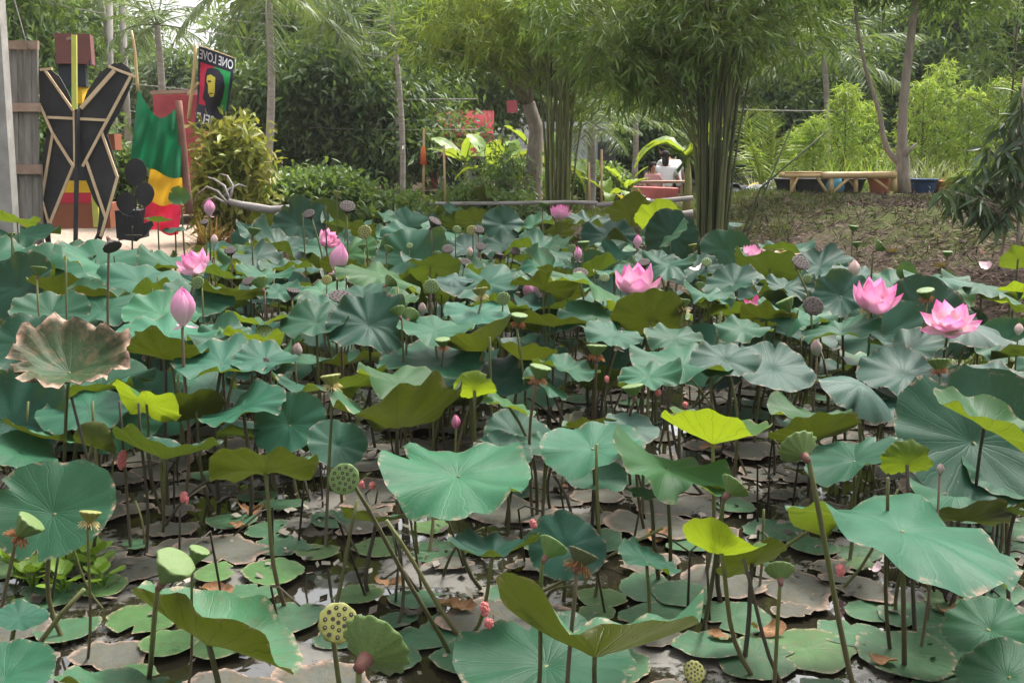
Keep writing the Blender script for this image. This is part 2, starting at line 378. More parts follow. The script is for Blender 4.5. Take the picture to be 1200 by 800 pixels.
def blade_mesh(seed, cup=.15, wave=.06, saddle=0.0, bend=0.0, bendang=0.0, curl=0.0, flat=False, notch=False, n=64, crumple=0.0):
    r = random.Random(seed)
    rings = [0, .05, .14, .28, .42, .56, .68, .79, .88, .95, 1.0]
    if flat: rings = [0, .3, .6, .85, 1.0]
    ks = [(k, r.uniform(0, 6.28), r.uniform(.5, 1) * (1.0 if k < 5 else .5)) for k in (2, 3, 5, 8, 12)]
    sa = r.uniform(0, 3.14); oa, ob_ = r.uniform(0, 6.28), r.uniform(0, 6.28); ca = r.uniform(0, 6.28)
    tears = [(r.uniform(0, 6.28), r.uniform(.03, .09), r.uniform(.12, .45)) for _ in range(r.choice((0, 0, 1, 2, 3)))] if n > 40 else []
    jag = [r.uniform(-1, 1) for _ in range(n)]
    lobes = [(r.uniform(0, 6.28), r.uniform(.28, .6), r.choice((-1, -1, -1, 1)) * r.uniform(.5, 1.2)) for _ in range(r.choice((2, 3, 3, 4)))]
    V, uv = [], []
    for rr in rings:
        for i in range(n if rr else 1):
            th = 2 * math.pi * i / n
            w = sum(a * math.sin(k * th + p) for k, p, a in ks) / 1.7
            lob = sum(s_ * math.exp(-(((th - a + math.pi) % (2 * math.pi) - math.pi) / wd) ** 2) for a, wd, s_ in lobes)
            out = 1 + .035 * math.sin(2 * th + oa) + .03 * math.sin(3 * th + ob_) + (.010 + crumple * .008) * jag[i] * rr
            for a_, w_, d_ in tears:
                dth = abs((th - a_ + math.pi) % (2 * math.pi) - math.pi)
                if dth < w_ * 1.6: out *= 1 - d_ * max(0, 1 - dth / (w_ * 1.6)) * max(0, rr - .35) / .65
            if notch:
                dth = abs((th - ca + math.pi) % (2 * math.pi) - math.pi)
                if dth < .14: out *= .35 + .65 * dth / .14
            if flat: out *= 1 + .10 * w * rr + .05 * lob * rr
            else: out *= 1 + .03 * w * rr
            x, y = rr * out * math.cos(th), rr * out * math.sin(th)
            z = cup * rr ** 1.8 + wave * rr ** 2.4 * w * 1.6 + saddle * rr ** 2 * math.cos(2 * (th - sa))
            if not flat:
                z -= .05 * math.exp(-(rr / .13) ** 2)
                z += .0025 * rr * math.cos(21 * th) + wave * 2.6 * lob * max(0, rr - .38) ** 1.6
                z += curl * max(0, rr - .84) * 3.2 * (.5 + .5 * math.sin(th * 2 + ca))
                if crumple:
                    z -= crumple * max(0, rr - .86) * (.8 if cup > .3 else 0)
                    z += crumple * rr ** 2 * (.055 * math.sin(13 * th + 5 * rr) + .045 * math.sin(23 * th + 9 * rr + 1))
                    if rr > .9: x *= 1 - crumple * .12 * (rr - .9) * 10 * (.5 + .5 * math.sin(9 * th)); y *= 1 - crumple * .12 * (rr - .9) * 10 * (.5 + .5 * math.sin(9 * th))
            else: out_ = 0; z = wave * rr ** 2 * w * .6 + saddle * rr ** 2 * math.cos(2 * (th - sa)) * .3
            if bend:
                c, s_ = math.cos(bendang), math.sin(bendang)
                a, b = x * c + y * s_, -x * s_ + y * c
                a2 = math.sin(bend * a) / bend; z2 = (1 - math.cos(bend * a)) / bend
                nx_, nz_ = -math.sin(bend * a), math.cos(bend * a)
                a2 += nx_ * z; z = z2 + nz_ * z
                x, y = a2 * c - b * s_, a2 * s_ + b * c
            V.append((x, y, z)); uv.append((.5 + .5 * rr * math.cos(th), .5 + .5 * rr * math.sin(th)))
    Fc = []
    for i in range(n): Fc.append((0, 1 + i, 1 + (i + 1) % n))
    for j in range(len(rings) - 2):
        a = 1 + j * n
        for i in range(n): Fc.append((a + i, a + n + i, a + n + (i + 1) % n, a + (i + 1) % n))
    return V, Fc, uv
def blade(seed, mat, **k):
    V, Fc, uv = blade_mesh(seed, **k); return mesh_from('blade', V, Fc, [mat], uv=uv)

STEMS = {}
def unit_stem(bow, mat, ratio):
    key = (bow, mat.name, ratio)
    if key not in STEMS:
        mb = MB(); r = random.Random(hash(key[0]) + 5)
        a = r.uniform(0, 6.28); c, s_ = math.cos(a), math.sin(a)
        pts, rad = [], []
        for i in range(9):
            t_ = i / 8; b = bow * .05 * math.sin(math.pi * t_) + .011 * math.sin(7 * t_ + a)
            pts.append((b * c, b * s_, t_)); rad.append(ratio * (1.12 - .28 * t_))
        mb.tube(pts, rad, 7); STEMS[key] = mb.mesh('stem', mat)
    return STEMS[key]
def stem_to(parent, base, top, rad, mat=None, name='stem', extra=0.0):
    """a stalk from the mud to where it carries something; local to its thing"""
    mat = mat or random.choice([STEM, STEM, STEM, STEMD])
    base, top = Vector(base), Vector(top); d = top - base; L = d.length
    q = d.to_track_quat('Z', 'Y')
    ratio = round(rad / L * 200) / 200 if False else .01
    me = unit_stem(random.choice([-2, -1, -.5, .5, 1, 2]), mat, .01)
    o = ob(name, me, parent, base - (wpos(parent) if parent else Vector((0, 0, 0))), q.to_euler(), (rad / .01, rad / .01, L))
    return o
def basis(tilt, roll, spin=0.0):
    return (Matrix.Rotation(R_(tilt), 3, 'X') @ Matrix.Rotation(R_(roll), 3, 'Y') @ Matrix.Rotation(R_(spin), 3, 'Z'))

def zmodel(py):
    return float(np.interp(py, [200, 250, 300, 400, 550, 750, 850], [.95, .92, .88, .78, .62, .5, .45]))
def ymodel(py): return (H - zmodel(py)) * F / max(py - HZ, 12)
def in_pond(x, y, mgn=0.0):
    dr = (x - 4.2) * .83 + (y - 9) * .55
    dc = (y - float(yfar(x))) if x < 2.2 else -9
    if x >= 2.0 and y > 13.0: dc = 1
    return dr < -mgn and dc < -mgn
LEAVES = []; LEAFZ = []
def lotus_leaf(px, py, hw, tilt=0, roll=0, cup=.15, wave=.06, mat=TEAL, label=None, look=None, lm=None, Y=None, base=None, spin=None, me=None, srad=None, **k):
    Y = Y or ymodel(py); c = at(px, py, Y); R = hw * Y / F * 1.02
    return leaf_at(c, R, tilt, roll, cup, wave, mat, label, look, lm, base, spin, me, srad, **k)
def leaf_at(c, R, tilt, roll, cup, wave, mat, label=None, look=None, lm=None, base=None, spin=None, me=None, srad=None, **k):
    seed = len(LEAVES) * 13 + 1
    if 0 < tilt < 34: tilt = tilt * .75 - 1
    M = basis(tilt, roll, spin if spin is not None else random.uniform(0, 360))
    org = c - M @ Vector((0, 0, cup * R * .5))
    if base is not None: b = on_z(*base, -.15)
    else: b = Vector((org.x + random.gauss(0, .07), org.y + random.gauss(0, .09), -.15))
    t_ = thing('lotus_leaf', label, 'lotus leaf', (b.x, b.y, 0), 'lotus leaves standing over the pond')
    me = me or blade(seed, mat, cup=cup, wave=wave * 1.25, **k)
    o = ob('blade', me, t_, org - Vector((b.x, b.y, 0)), M.to_euler(), R)
    up = M @ Vector((0, 0, 1))
    stem_to(t_, b, org - up * R * .045, srad or random.uniform(.0075, .0105))
    LEAVES.append((c.x, c.y, R)); LEAFZ.append(c.z)
    if lm: landmark(lm, *pix(c))
    if label is None: AUTO.append((t_, 'leaf', look or LOOK.get(mat.name, 'green'), Vector(c)))
    return t_
LOOK = {'leaf_teal': 'teal green', 'leaf_teal_dark': 'dark teal', 'leaf_teal_pale': 'pale teal', 'leaf_green': 'fresh green', 'leaf_lime': 'bright yellow green',
        'leaf_olive': 'olive', 'leaf_gray': 'greyish drooping', 'leaf_brown': 'brown edged'}

L = lotus_leaf
# ---- the big ones, near to far (pixel of the blade, half its width, how it leans)
L(700, 738, 124, -31, 6, .42, .10, OLIVE, 'large wavy lotus leaf with raised curled rim at the bottom of the pond view', lm='the large wavy leaf at bottom', Y=3.0, saddle=.12, base=(690, 900), spin=20)
L(1058, 620, 142, -3, 11, -.04, .08, TEALL, 'long pale teal lotus leaf sweeping down towards the right edge', lm='the long sweeping pale leaf', Y=3.5, base=(1060, 815), spin=0, saddle=.06)
L(60, 596, 76, 36, 4, .16, .05, TEAL, 'big smooth teal lotus leaf facing front above the water hyacinth', lm='the big leaf over the hyacinth', Y=3.8, base=(98, 800))
L(536, 556, 94, 14, 4, -.02, .09, TEALL, 'wide pale teal lotus leaf with a rippled drooping front rim', lm='the wide pale rippled leaf', Y=4.2, base=(590, 720))
L(694, 524, 64, 12, -6, .02, .08, TEALL, 'flat pale teal leaf with notched edge right of the wide rippled leaf', lm='the notched pale leaf', Y=4.6, base=(705, 640))
L(310, 547, 66, -30, -5, .12, .09, OLIVE, 'olive underside of a lotus leaf tipped back above open water', lm='the tipped back olive leaf', Y=4.06, base=(348, 750))
L(195, 522, 62, -17, 4, .42, .10, TEALD, 'bowl shaped leaf with dark underside and curled teal rim', lm='the dark bowl shaped leaf', Y=4.7, curl=-.1, base=(189, 640))
L(464, 482, 80, -26, -3, .42, .12, OLIVE, 'olive fan shaped lotus leaf seen from below with raised corners', lm='the olive fan shaped leaf', Y=5.0, saddle=.1, base=(478, 640))
L(838, 502, 66, -16, 8, .46, .07, LIME, 'bright yellow green cupped lotus leaf lit from behind', lm='the bright cupped leaf', Y=4.5, base=(820, 700))
L(955, 506, 52, -34, -6, .25, .07, OLIVE, 'dark olive leaf underside just behind the bright cupped leaf', Y=5.0)
L(785, 545, 74, 6, 18, .06, .12, GREEN, 'fresh green leaf with folded rim below the bright cupped leaf', lm='the folded rim leaf', Y=4.3, saddle=.1)
L(845, 640, 54, -36, 18, .24, .05, LIME, 'yellow green lotus leaf standing steeply on its edge over low pads', lm='the steep yellow green leaf', Y=3.5, bend=.5, base=(905, 830))
L(882, 655, 44, -48, -16, .15, .05, OLIVE, 'shaded olive leaf hiding behind the steep yellow green leaf', Y=3.75)
L(578, 640, 54, -8, -2, .38, .09, TEALD, 'small dark cupped leaf left of two drooping green pods', lm='the small dark cupped leaf', Y=3.8, base=(525, 760))
L(440, 606, 44, -26, 2, .2, .06, OLIVE, 'dark low leaf shadowed under the wide pale rippled leaf', Y=4.3)
L(250, 740, 112, -20, 22, .2, .06, OLIVE, 'long slanting leaf with olive underside beside the near green pod', lm='the long slanting leaf', Y=3.0, bend=.55, bendang=1.4, base=(300, 900), spin=0)
L(140, 800, 80, -22, 6, .18, .06, OLIVE, 'olive leaf underside rising from the very bottom left', Y=2.8, base=(150, 1000))
L(22, 722, 34, 8, 10, .1, .06, TEAL, 'teal leaf poking in at the left edge below the hyacinth', Y=3.2)
L(5, 790, 60, 20, 5, .1, .06, TEAL, 'teal leaf in the bottom left corner of the pond', Y=2.9)
L(640, 775, 110, 12, 0, .03, .05, TEAL, 'low broad teal leaf beneath the large wavy leaf', Y=3.45, base=(640, 850))
L(664, 640, 46, 44, 0, .05, .05, TEALD, 'upright teal leaf low behind the twin drooping pods', Y=4.1, base=(650, 730))
L(1142, 512, 98, 42, -4, .14, .05, TEALD, 'huge dark teal leaf facing front near the right edge', lm='the huge dark teal leaf', Y=4.7, base=(1170, 700))
L(1155, 500, 68, 14, 24, -.02, .09, GREEN, 'folded green leaf with curled lime tip before the huge teal leaf', lm='the folded leaf with lime tip', Y=4.2, bend=.9, bendang=.8, spin=10, base=(1125, 650))
L(1125, 604, 66, -26, 6, .12, .09, OLIVE, 'ragged dark green underside right of the ruffled rolled leaf', lm='the ragged dark leaf', Y=4.1)
L(1004, 458, 50, 22, 22, -.38, .07, GRAYL, 'grey withering leaf hanging like a cloth over its stem', lm='the grey hanging leaf', Y=5.2)
L(905, 430, 50, 30, 4, .06, .05, TEALD, 'smooth dark teal leaf like a shallow dish left of the grey hanging leaf', lm='the shallow dish leaf', Y=5.8)
L(800, 424, 60, 12, 2, .02, .1, TEAL, 'wavy teal leaf with a fallen white petal on it', lm='the leaf with the white petal', Y=5.6)
L(80, 420, 72, 31, 8, .50, .045, BROWNL, 'withered lotus leaf with crumpled brown rim and green centre', lm='the withered brown rimmed leaf', Y=4.6, crumple=1.0, saddle=.06, base=(62, 610))
L(195, 412, 50, -26, 4, .3, .09, OLIVE, 'leaf with yellow olive underside right of the withered brown leaf', Y=5.6, saddle=.1)
L(172, 470, 42, -46, 18, .1, .09, LIME, 'mottled yellow green leaf slanting below the withered brown leaf', lm='the mottled slanting leaf', Y=5.1)
L(228, 478, 36, -42, -18, .2, .05, OLIVE, 'dark olive leaf upright left of the sloping teal leaf', Y=5.3)
L(285, 478, 52, 10, -18, .0, .09, TEAL, 'teal leaf sloping up to its right with a draped front', lm='the sloping teal leaf', Y=5.2)
L(338, 496, 44, 46, -6, .08, .05, TEAL, 'teal leaf facing front with a dry spot at its centre', Y=5.5)
L(105, 478, 62, 16, -4, .04, .07, TEAL, 'teal leaf under the withered brown leaf', Y=5.3)
L(140, 492, 50, 40, 0, .1, .05, TEAL, Y=5.7)
L(48, 508, 44, -18, 14, .16, .06, OLIVE, Y=5.0)
L(25, 528, 44, 4, 22, .08, .07, TEAL, Y=4.8)
L(110, 520, 30, -60, 18, .06, .04, OLIVE, 'young leaf rolled half shut under the withered brown leaf', Y=4.6, bend=1.6, bendang=1.57, spin=0)
L(556, 456, 26, -66, 10, .05, .05, LIME, 'young leaf rolled into a pale yellow scroll', lm='the pale yellow scroll', Y=5.2, bend=1.5, bendang=0, spin=80, crumple=.35)
L(1063, 543, 32, -70, 8, .05, .05, GREEN, 'rolled young leaf with pale ruffled edges', lm='the ruffled rolled leaf', Y=4.0, bend=1.3, bendang=0, spin=85, crumple=.8)
L(597, 474, 34, -4, 22, .1, .08, GREEN, 'green leaf tilted right beside the pale yellow scroll', Y=5.2)
L(468, 446, 50, 14, 16, .1, .11, GREEN, 'fluted fresh green leaf above the olive fan leaf', lm='the fluted green leaf', Y=5.4, saddle=.06)
L(505, 420, 66, 10, -3, .08, .06, TEAL, Y=6.2)
L(562, 398, 44, -14, -22, .55, .05, GRAYL, 'dark scorched cup shaped leaf with a brown underside', lm='the dark scorched cup leaf', Y=6.2, saddle=.1)
L(612, 412, 40, -10, 18, .4, .07, GRAYL, 'dark folded leaf right of the scorched cup leaf', Y=6.2)
L(652, 378, 44, -12, 3, .2, .09, OLIVE, 'broad leaf with dull olive underside right of the scorched cup leaf', Y=6.6)
L(664, 430, 42, 4, 14, .1, .1, TEAL, Y=5.9)
L(640, 450, 30, 10, 30, -.1, .12, TEAL, Y=5.7)
L(590, 440, 42, 30, 0, .1, .05, TEALD, Y=6.1)
L(1120, 575, 60, 28, 8, .05, .05, TEAL, Y=4.5)
L(1175, 560, 50, 20, 20, .0, .06, TEAL, Y=4.6)
L(1190, 600, 30, -10, 10, .1, .1, TEAL, Y=4.0)
L(1075, 470, 50, 14, -10, .1, .06, TEALD, Y=5.6)
L(1170, 455, 56, 26, 6, -.1, .07, TEALD, 'ribbed dark teal leaf behind the huge teal leaf', Y=5.6)
L(1060, 438, 54, 26, 0, -.02, .09, TEALD, Y=5.8)
L(1065, 405, 46, 8, -6, .1, .1, TEALD, Y=6.2)
L(1135, 385, 46, 18, 8, -.22, .07, GRAYL, 'dark drooping leaf right of the open side facing flower', Y=6.6)
L(1090, 372, 54, 54, 0, .1, .04, TEALD, 'round dark teal leaf standing behind the open side facing flower', Y=7.2)
L(1035, 390, 50, 40, -20, .1, .05, TEALD, Y=6.8)
L(950, 485, 52, 0, 6, .06, .11, GREEN, Y=5.4)
L(1000, 535, 60, 4, -22, .1, .07, TEAL, 'teal leaf with rising right rim behind the long sweeping leaf', Y=4.6)
L(760, 580, 30, -10, 12, .1, .08, TEAL, Y=4.3)
L(845, 572, 24, -20, 0, .25, .06, OLIVE, Y=4.2)
L(700, 560, 36, 18, 0, .05, .06, TEAL, Y=4.8)
L(590, 528, 36, 26, 6, .1, .06, TEALD, Y=4.9)
L(640, 520, 34, 10, 0, .1, .08, TEAL, Y=5.1)
L(700, 500, 42, -20, 2, .2, .06, OLIVE, 'low olive leaf behind the notched pale leaf', Y=5.2)
L(740, 500, 34, 20, 8, .05, .05, GRAYL, Y=5.0)
L(605, 505, 40, 30, 3, .1, .05, TEAL, Y=5.3)
L(395, 520, 36, 36, 10, .1, .05, TEAL, Y=5.3)
L(760, 655, 40, 0, 20, .1, .09, TEAL, 'small teal leaf dipping right near the dead orange leaf', Y=3.9)
L(1005, 785, 46, 8, 0, .34, .04, GREEN, 'shallow bowl leaf floating low by the near right stems', Y=3.7, base=(1005, 800))
L(1160, 640 + 95, 56, 18, -14, .05, .07, TEAL, 'teal leaf low in the bottom right corner', Y=3.5)
L(1180, 790, 60, 16, -8, .05, .05, TEAL, Y=3.2)
# ---- further back
far = [(30,272,38,14,6,.1,.08,TEAL),(-10,300,50,20,0,.1,.06,TEAL),(62,305,52,22,-4,.05,.06,TEAL),(118,308,58,24,4,.05,.06,TEAL),(165,330,58,20,6,.0,.06,TEAL),(70,338,40,-24,4,.3,.05,OLIVE),
 (20,335,46,48,-14,.1,.05,TEALD),(120,360,56,22,-4,.05,.07,TEAL),(190,368,46,26,10,.05,.06,TEALL),(60,365,44,30,8,.1,.05,TEAL),(25,400,46,36,-10,.1,.05,TEALD),(195,392,58,12,8,.05,.05,TEALL),
 (230,350,44,26,4,.05,.05,TEAL),(258,392,40,14,-4,.1,.1,TEAL),(260,424,56,18,4,.02,.07,TEALL),(295,395,38,-18,6,.2,.08,GREEN),(310,420,40,16,4,.1,.06,TEAL),(205,310,42,8,8,.05,.1,TEAL),
 (350,262,36,46,-6,.14,.04,TEALD),(303,272,26,10,6,.1,.1,TEALD),(385,240,20,-14,6,.24,.06,TEALD),(372,254,24,-46,0,.1,.05,OLIVE),(405,262,28,-6,4,.3,.08,TEALD),(450,252,20,4,26,.05,.1,TEAL),(480,275,40,16,0,.05,.06,TEAL),
 (300,300,32,16,8,.05,.09,TEALD),(336,312,32,4,0,.22,.06,TEAL),(380,290,30,20,0,.1,.06,TEAL),(265,322,32,-14,10,.2,.06,TEAL),(270,345,40,-20,4,.22,.06,OLIVE),(300,375,36,-10,0,.2,.07,GREEN),
 (370,375,42,26,-4,.1,.07,TEAL),(400,312,24,-30,0,.2,.05,OLIVE),(432,378,48,38,6,.1,.07,TEALD),(378,358,34,10,0,.2,.06,TEAL),(325,340,30,14,0,.1,.05,TEAL),(425,345,34,20,-4,.1,.05,TEALD),
 (480,300,44,50,-10,.1,.05,TEAL),(465,350,26,16,0,.1,.05,GREEN),(530,328,24,14,0,-.16,.06,GRAYL),(545,290,30,20,4,.05,.09,TEALD),(590,285,30,14,-6,.14,.08,TEALD),(590,262,24,50,6,.1,.05,TEALD),(625,262,26,10,-14,.1,.09,TEAL),
 (572,238,22,-40,10,.1,.14,OLIVE),(556,256,22,-30,0,.2,.06,OLIVE),(570,330,46,22,-8,.05,.05,TEAL),(560,365,40,14,4,.0,.05,TEALL),(510,385,44,12,4,.05,.06,TEAL),(635,312,26,30,0,-.1,.05,TEAL),(652,297,20,6,0,-.2,.05,TEALD),
 (690,260,30,20,6,.1,.1,TEALD),(715,275,34,30,0,.06,.09,TEALD),(740,250,30,-40,0,.2,.06,OLIVE),(788,276,32,72,8,.05,.06,TEALD),(772,258,30,-40,4,.2,.05,LIME),(850,292,28,60,-6,.08,.03,TEAL),(848,262,24,10,0,-.1,.05,TEAL),
 (815,315,32,30,-10,.1,.08,TEALD),(770,305,26,22,0,.1,.07,TEALD),(720,318,26,8,0,.1,.06,TEAL),(690,372,40,20,10,.05,.06,TEAL),(760,372,44,-50,2,.15,.05,OLIVE),(720,392,34,20,6,.05,.07,TEAL),(790,395,36,16,6,.05,.07,TEAL),
 (830,345,32,10,12,.1,.12,TEAL),(860,330,38,20,-14,.1,.07,TEALD),(918,335,36,14,0,.1,.12,TEALD),(925,292,36,8,4,.1,.06,TEAL),(960,310,40,16,-14,.1,.06,TEALD),(1010,320,36,10,10,.05,.06,TEALD),(870,385,34,18,0,.0,.07,TEAL),
 (935,370,44,8,4,.05,.09,TEAL),(900,370,34,-20,4,.24,.08,OLIVE),(985,345,34,40,-20,.1,.06,TEALD),(985,385,46,10,-10,.1,.06,TEAL),(850,420,40,30,0,.05,.05,TEALD),(760,440,40,12,-6,.05,.07,TEAL)]
for q in far: L(q[0], q[1], q[2] * 1.0, *q[3:6], q[6] * 1.5, q[7])
for q in [(1045,330,36,6,-8,.12,.1,TEAL),(1100,327,40,4,4,-.06,.09,TEAL),(1150,335,44,8,10,-.06,.09,TEAL)]: L(*q, Y=7.9)
L(1192, 303, 20, -50, 0, .1, .06, GREEN, 'light green leaf standing upright beneath the drooping sapling', Y=8.6)
L(1185, 345, 30, -30, 0, .2, .06, LIME, Y=7.9)
L(1062, 318, 12, 70, 0, .1, .04, GREEN, Y=8.0)
L(210, 230, 12, 60, 10, .2, .05, GREEN, 'round green leaf on a tall stem before the red cloth', Y=11.5)
L(185, 258, 16, -8, 0, .25, .05, TEAL, 'small teal leaf standing before the three colour cloth', Y=11.3)
L(205, 270, 14, 10, 0, .1, .05, TEALD, Y=11.3)
L(20, 258, 24, -20, 0, .15, .08, GREEN, Y=10.3)
# ---- the rest of the dense stand
VAR = []
for i in range(26):
    mt = [TEAL, TEAL, TEALD, TEAL, TEALL, OLIVE, TEAL, GREEN, TEALD, TEAL, TEALD, OLIVE, TEAL][i % 13]
    cu = [.06, .15, .3, .0, .1, .25, -.1][i % 7]
    VAR.append((blade(900 + i, mt, cup=cu, wave=random.uniform(.10, .2), saddle=random.uniform(0, .14), bend=random.choice([0, 0, .4, .7, -.6]), bendang=random.uniform(0, 3), curl=random.choice([0, 0, .08, -.1]), n=56), mt, cu))
fill = 0; tries = 0
while fill < 138 and tries < 30000:
    tries += 1
    y = random.uniform(5.0, 16.4); x = random.uniform(-.53, .53) * y
    if not in_pond(x, y, .25): continue
    px, py = pix((x, y, .7))
    if y < 6.1 and 330 < px < 960 and random.random() < .8: continue
    if y < 6 and random.random() < .5: continue
    gap = .34 + .016 * y - (.07 if fill > 100 else 0)
    if any((a - x) ** 2 + (b - y) ** 2 < gap * gap for a, b, _ in LEAVES): continue
    z = random.uniform(.45, .98) if y > 7 else random.uniform(.3, .6)
    if px < 245 and pix((x, y, z + .08))[1] < 300: continue
    if px > 850 and pix((x, y, z + .08))[1] < 300: continue
    R = random.uniform(.2, .34)
    me, mt, cu = random.choice(VAR)
    leaf_at(Vector((x, y, z)), R, random.gauss(2, 22), random.gauss(0, 15), cu, .07, mt, me=me); fill += 1
print('leaves', len(LEAVES), 'fill', fill)
# the smaller leaves hidden low among them, past the three hundred that show
mb_V, mb_F, mb_uv, mb_m = [], [], [], []
under_m = [TEAL, TEALD, OLIVE, TEALD]; protos = [(blade_mesh(990 + i, cup=[.1, .25, 0, .15][i % 4], wave=.13, saddle=.06, n=24), i % 4) for i in range(10)]
n_, tries = 0, 0
while n_ < 210 and tries < 9000:
    tries += 1
    y = random.uniform(5.6, 15.5); x = random.uniform(-.53, .53) * y
    if not in_pond(x, y, .2): continue
    if y < 6.5 and -.2 < x / y < .28: continue
    if x / y < -.29 and y > 10.5: continue
    R = random.uniform(.16, .3); z = random.uniform(.22, .7)
    if any((a - x) ** 2 + (b - y) ** 2 < .1 and abs(z - lz) < .12 for (a, b, _), lz in zip(LEAVES, LEAFZ)): continue
    (V, Fc, uv), mk_ = random.choice(protos); M = basis(random.gauss(4, 20), random.gauss(0, 14), random.uniform(0, 360)); k = len(mb_V)
    mb_V += [tuple(M @ Vector(v) * R + Vector((x, y, z))) for v in V]; mb_F += [tuple(i + k for i in f) for f in Fc]; mb_uv += uv; mb_m += [mk_] * len(Fc)
    q = MB(); q.tube([(x, y, -.1), (x + random.gauss(0, .03), y, z * .5), (x, y, z - .03 * R)], .007, 5); k = len(mb_V)
    mb_V += q.V; mb_F += [tuple(i + k for i in f) for f in q.F]; mb_uv += [(.5, .5)] * len(q.V); mb_m += [4] * len(q.F); n_ += 1
tag(ob('lotus_undergrowth', mesh_from('lotus_undergrowth', mb_V, mb_F, under_m + [STEM], mb_m, uv=mb_uv)), None, None, kind='stuff')

# ------------------------------------------------------------------ lotus flowers
def petal_mesh(name, mat, wid=.30, bulge=.16, tip=.0, cup=.22, ns=9, nw=7):
    V, uv, Fc = [], [], []
    for j in range(ns):
        t_ = j / (ns - 1)
        w = wid * (math.sin(math.pi * min(1, t_ * .93 + .045)) ** .75) * (1 if t_ < .55 else 1 - .55 * ((t_ - .55) / .45) ** 1.3)
        if j == ns - 1: w = .008
        yc = bulge * math.sin(math.pi * t_ * .95) + tip * max(0, t_ - .55) ** 2 * 4
        for i in range(nw):
            s_ = -1 + 2 * i / (nw - 1)
            V.append((w * s_, yc - cup * (s_ * s_) * w * 1.6, t_ * (1 - .02 * s_ * s_))); uv.append((.5 + .5 * s_, t_))
    for j in range(ns - 1):
        for i in range(nw - 1):
            a = j * nw + i; Fc.append((a, a + 1, a + nw + 1, a + nw))
    return mesh_from(name, V, Fc, [mat], uv=uv)
PET = {}
def petal(mat, style):
    k = (mat.name, style)
    if k not in PET:
        a = {'bud': dict(wid=.25, bulge=.23, cup=.5, tip=-.16), 'mid': dict(wid=.34, bulge=.2, cup=.34), 'open': dict(wid=.33, bulge=.12, tip=-.05, cup=.26), 'thin': dict(wid=.2, bulge=.1, cup=.25)}[style]
        PET[k] = petal_mesh('petal', mat, **a)
    return PET[k]
def pod_mesh(mat, r=1.0, h=1.25, ribs=11, rib=.05, sides=44, topmat=None, dish=.05):
    """receptacle: an inverted cone with flutes, flat top; top radius 1"""
    prof = [(.0, .14), (.06, .2), (.2, .32), (.42, .56), (.66, .8), (.85, .95), (.95, 1.02), (1.0, 1.0)]
    V, Fc, mi = [], [], []
    for t_, rr in prof:
        for i in range(sides):
            a = 2 * math.pi * i / sides; q = rr * (1 + rib * math.cos(ribs * a) * min(1, t_ * 3)); V.append((q * math.cos(a), q * math.sin(a), h * t_ - (.03 * math.cos(ribs * a) if t_ > .9 else 0)))
    n = len(prof)
    for rr, z in ((.93, h + .03), (.5, h + dish)):
        for i in range(sides):
            a = 2 * math.pi * i / sides; V.append((rr * math.cos(a), rr * math.sin(a), z))
    V.append((0, 0, h + dish))
    for j in range(n + 1):
        for i in range(sides):
            Fc.append((j * sides + i, j * sides + (i + 1) % sides, (j + 1) * sides + (i + 1) % sides, (j + 1) * sides + i)); mi.append(0 if j < n - 1 else 1)
    e = len(V) - 1
    for i in range(sides): Fc.append(((n + 1) * sides + i, (n + 1) * sides + (i + 1) % sides, e)); mi.append(1)
    return mesh_from('receptacle', V, Fc, [mat, topmat or mat], mi)
def stamen_mesh(mat, seed, n=70, droop=1.0, L=1.0):
    r = random.Random(seed); mb = MB()
    for i in range(n):
        a = r.uniform(0, 6.28); l = L * r.uniform(.6, 1.1); el = r.uniform(-.9, .35) * droop
        c = Vector((math.cos(a), math.sin(a), 0)); p0 = c * .16 + Vector((0, 0, r.uniform(-.05, .12)))
        p1 = p0 + c * l * .55 * math.cos(el) + Vector((0, 0, l * .45 * math.sin(el) + .12)); p2 = p1 + c * l * .3 + Vector((0, 0, -l * .45 * droop * r.uniform(.2, 1)))
        mb.tube([p0, p1, p2], [.016, .016, .03], 3, cap=False)
    return mb.mesh('stamen_fringe', mat)
def holes_mesh(n_rings, mat, seed, z, r0=.088, ring=True):
    mb = MB(); r = random.Random(seed)
    for x, y in hole_spots(seed): mb.tube([(x, y, z - .02), (x, y, z + .02)], r0, 10)
    return mb.mesh('seed_hole', mat, smooth=False)
def hole_spots(seed):
    r = random.Random(seed); S_ = []
    for n, rad in ((1, 0), (6, .36), (11, .72)):
        o_ = r.uniform(0, 6.28)
        for i in range(n): S_.append((rad * math.cos(o_ + 2 * math.pi * i / n) + r.uniform(-.03, .03), rad * math.sin(o_ + 2 * math.pi * i / n) + r.uniform(-.03, .03)))
    return S_
POD = {}
def podm(mat, ribs=11, rib=.05, h=1.25, top=None):
    k = (mat.name, ribs, h, rib)
    if k not in POD: POD[k] = pod_mesh(mat, ribs=ribs, rib=rib, h=h, topmat=top)
    return POD[k]
ST = {'y': [stamen_mesh(STAMY, i) for i in range(3)], 'b': [stamen_mesh(STAMB, 10 + i, 80, 1.0, .9) for i in range(3)]}
HOLES = holes_mesh(3, HOLE, 3, 1.31, .095); SEED1 = MB().ball((0, 0, 0), (.075, .075, .06), 7, 5).mesh('seed', SEEDG)
HOLE1 = MB().tube([(0, 0, -.02), (0, 0, .02)], .115, 12).mesh('seed_hole', HOLE, smooth=False)
RIM1 = None

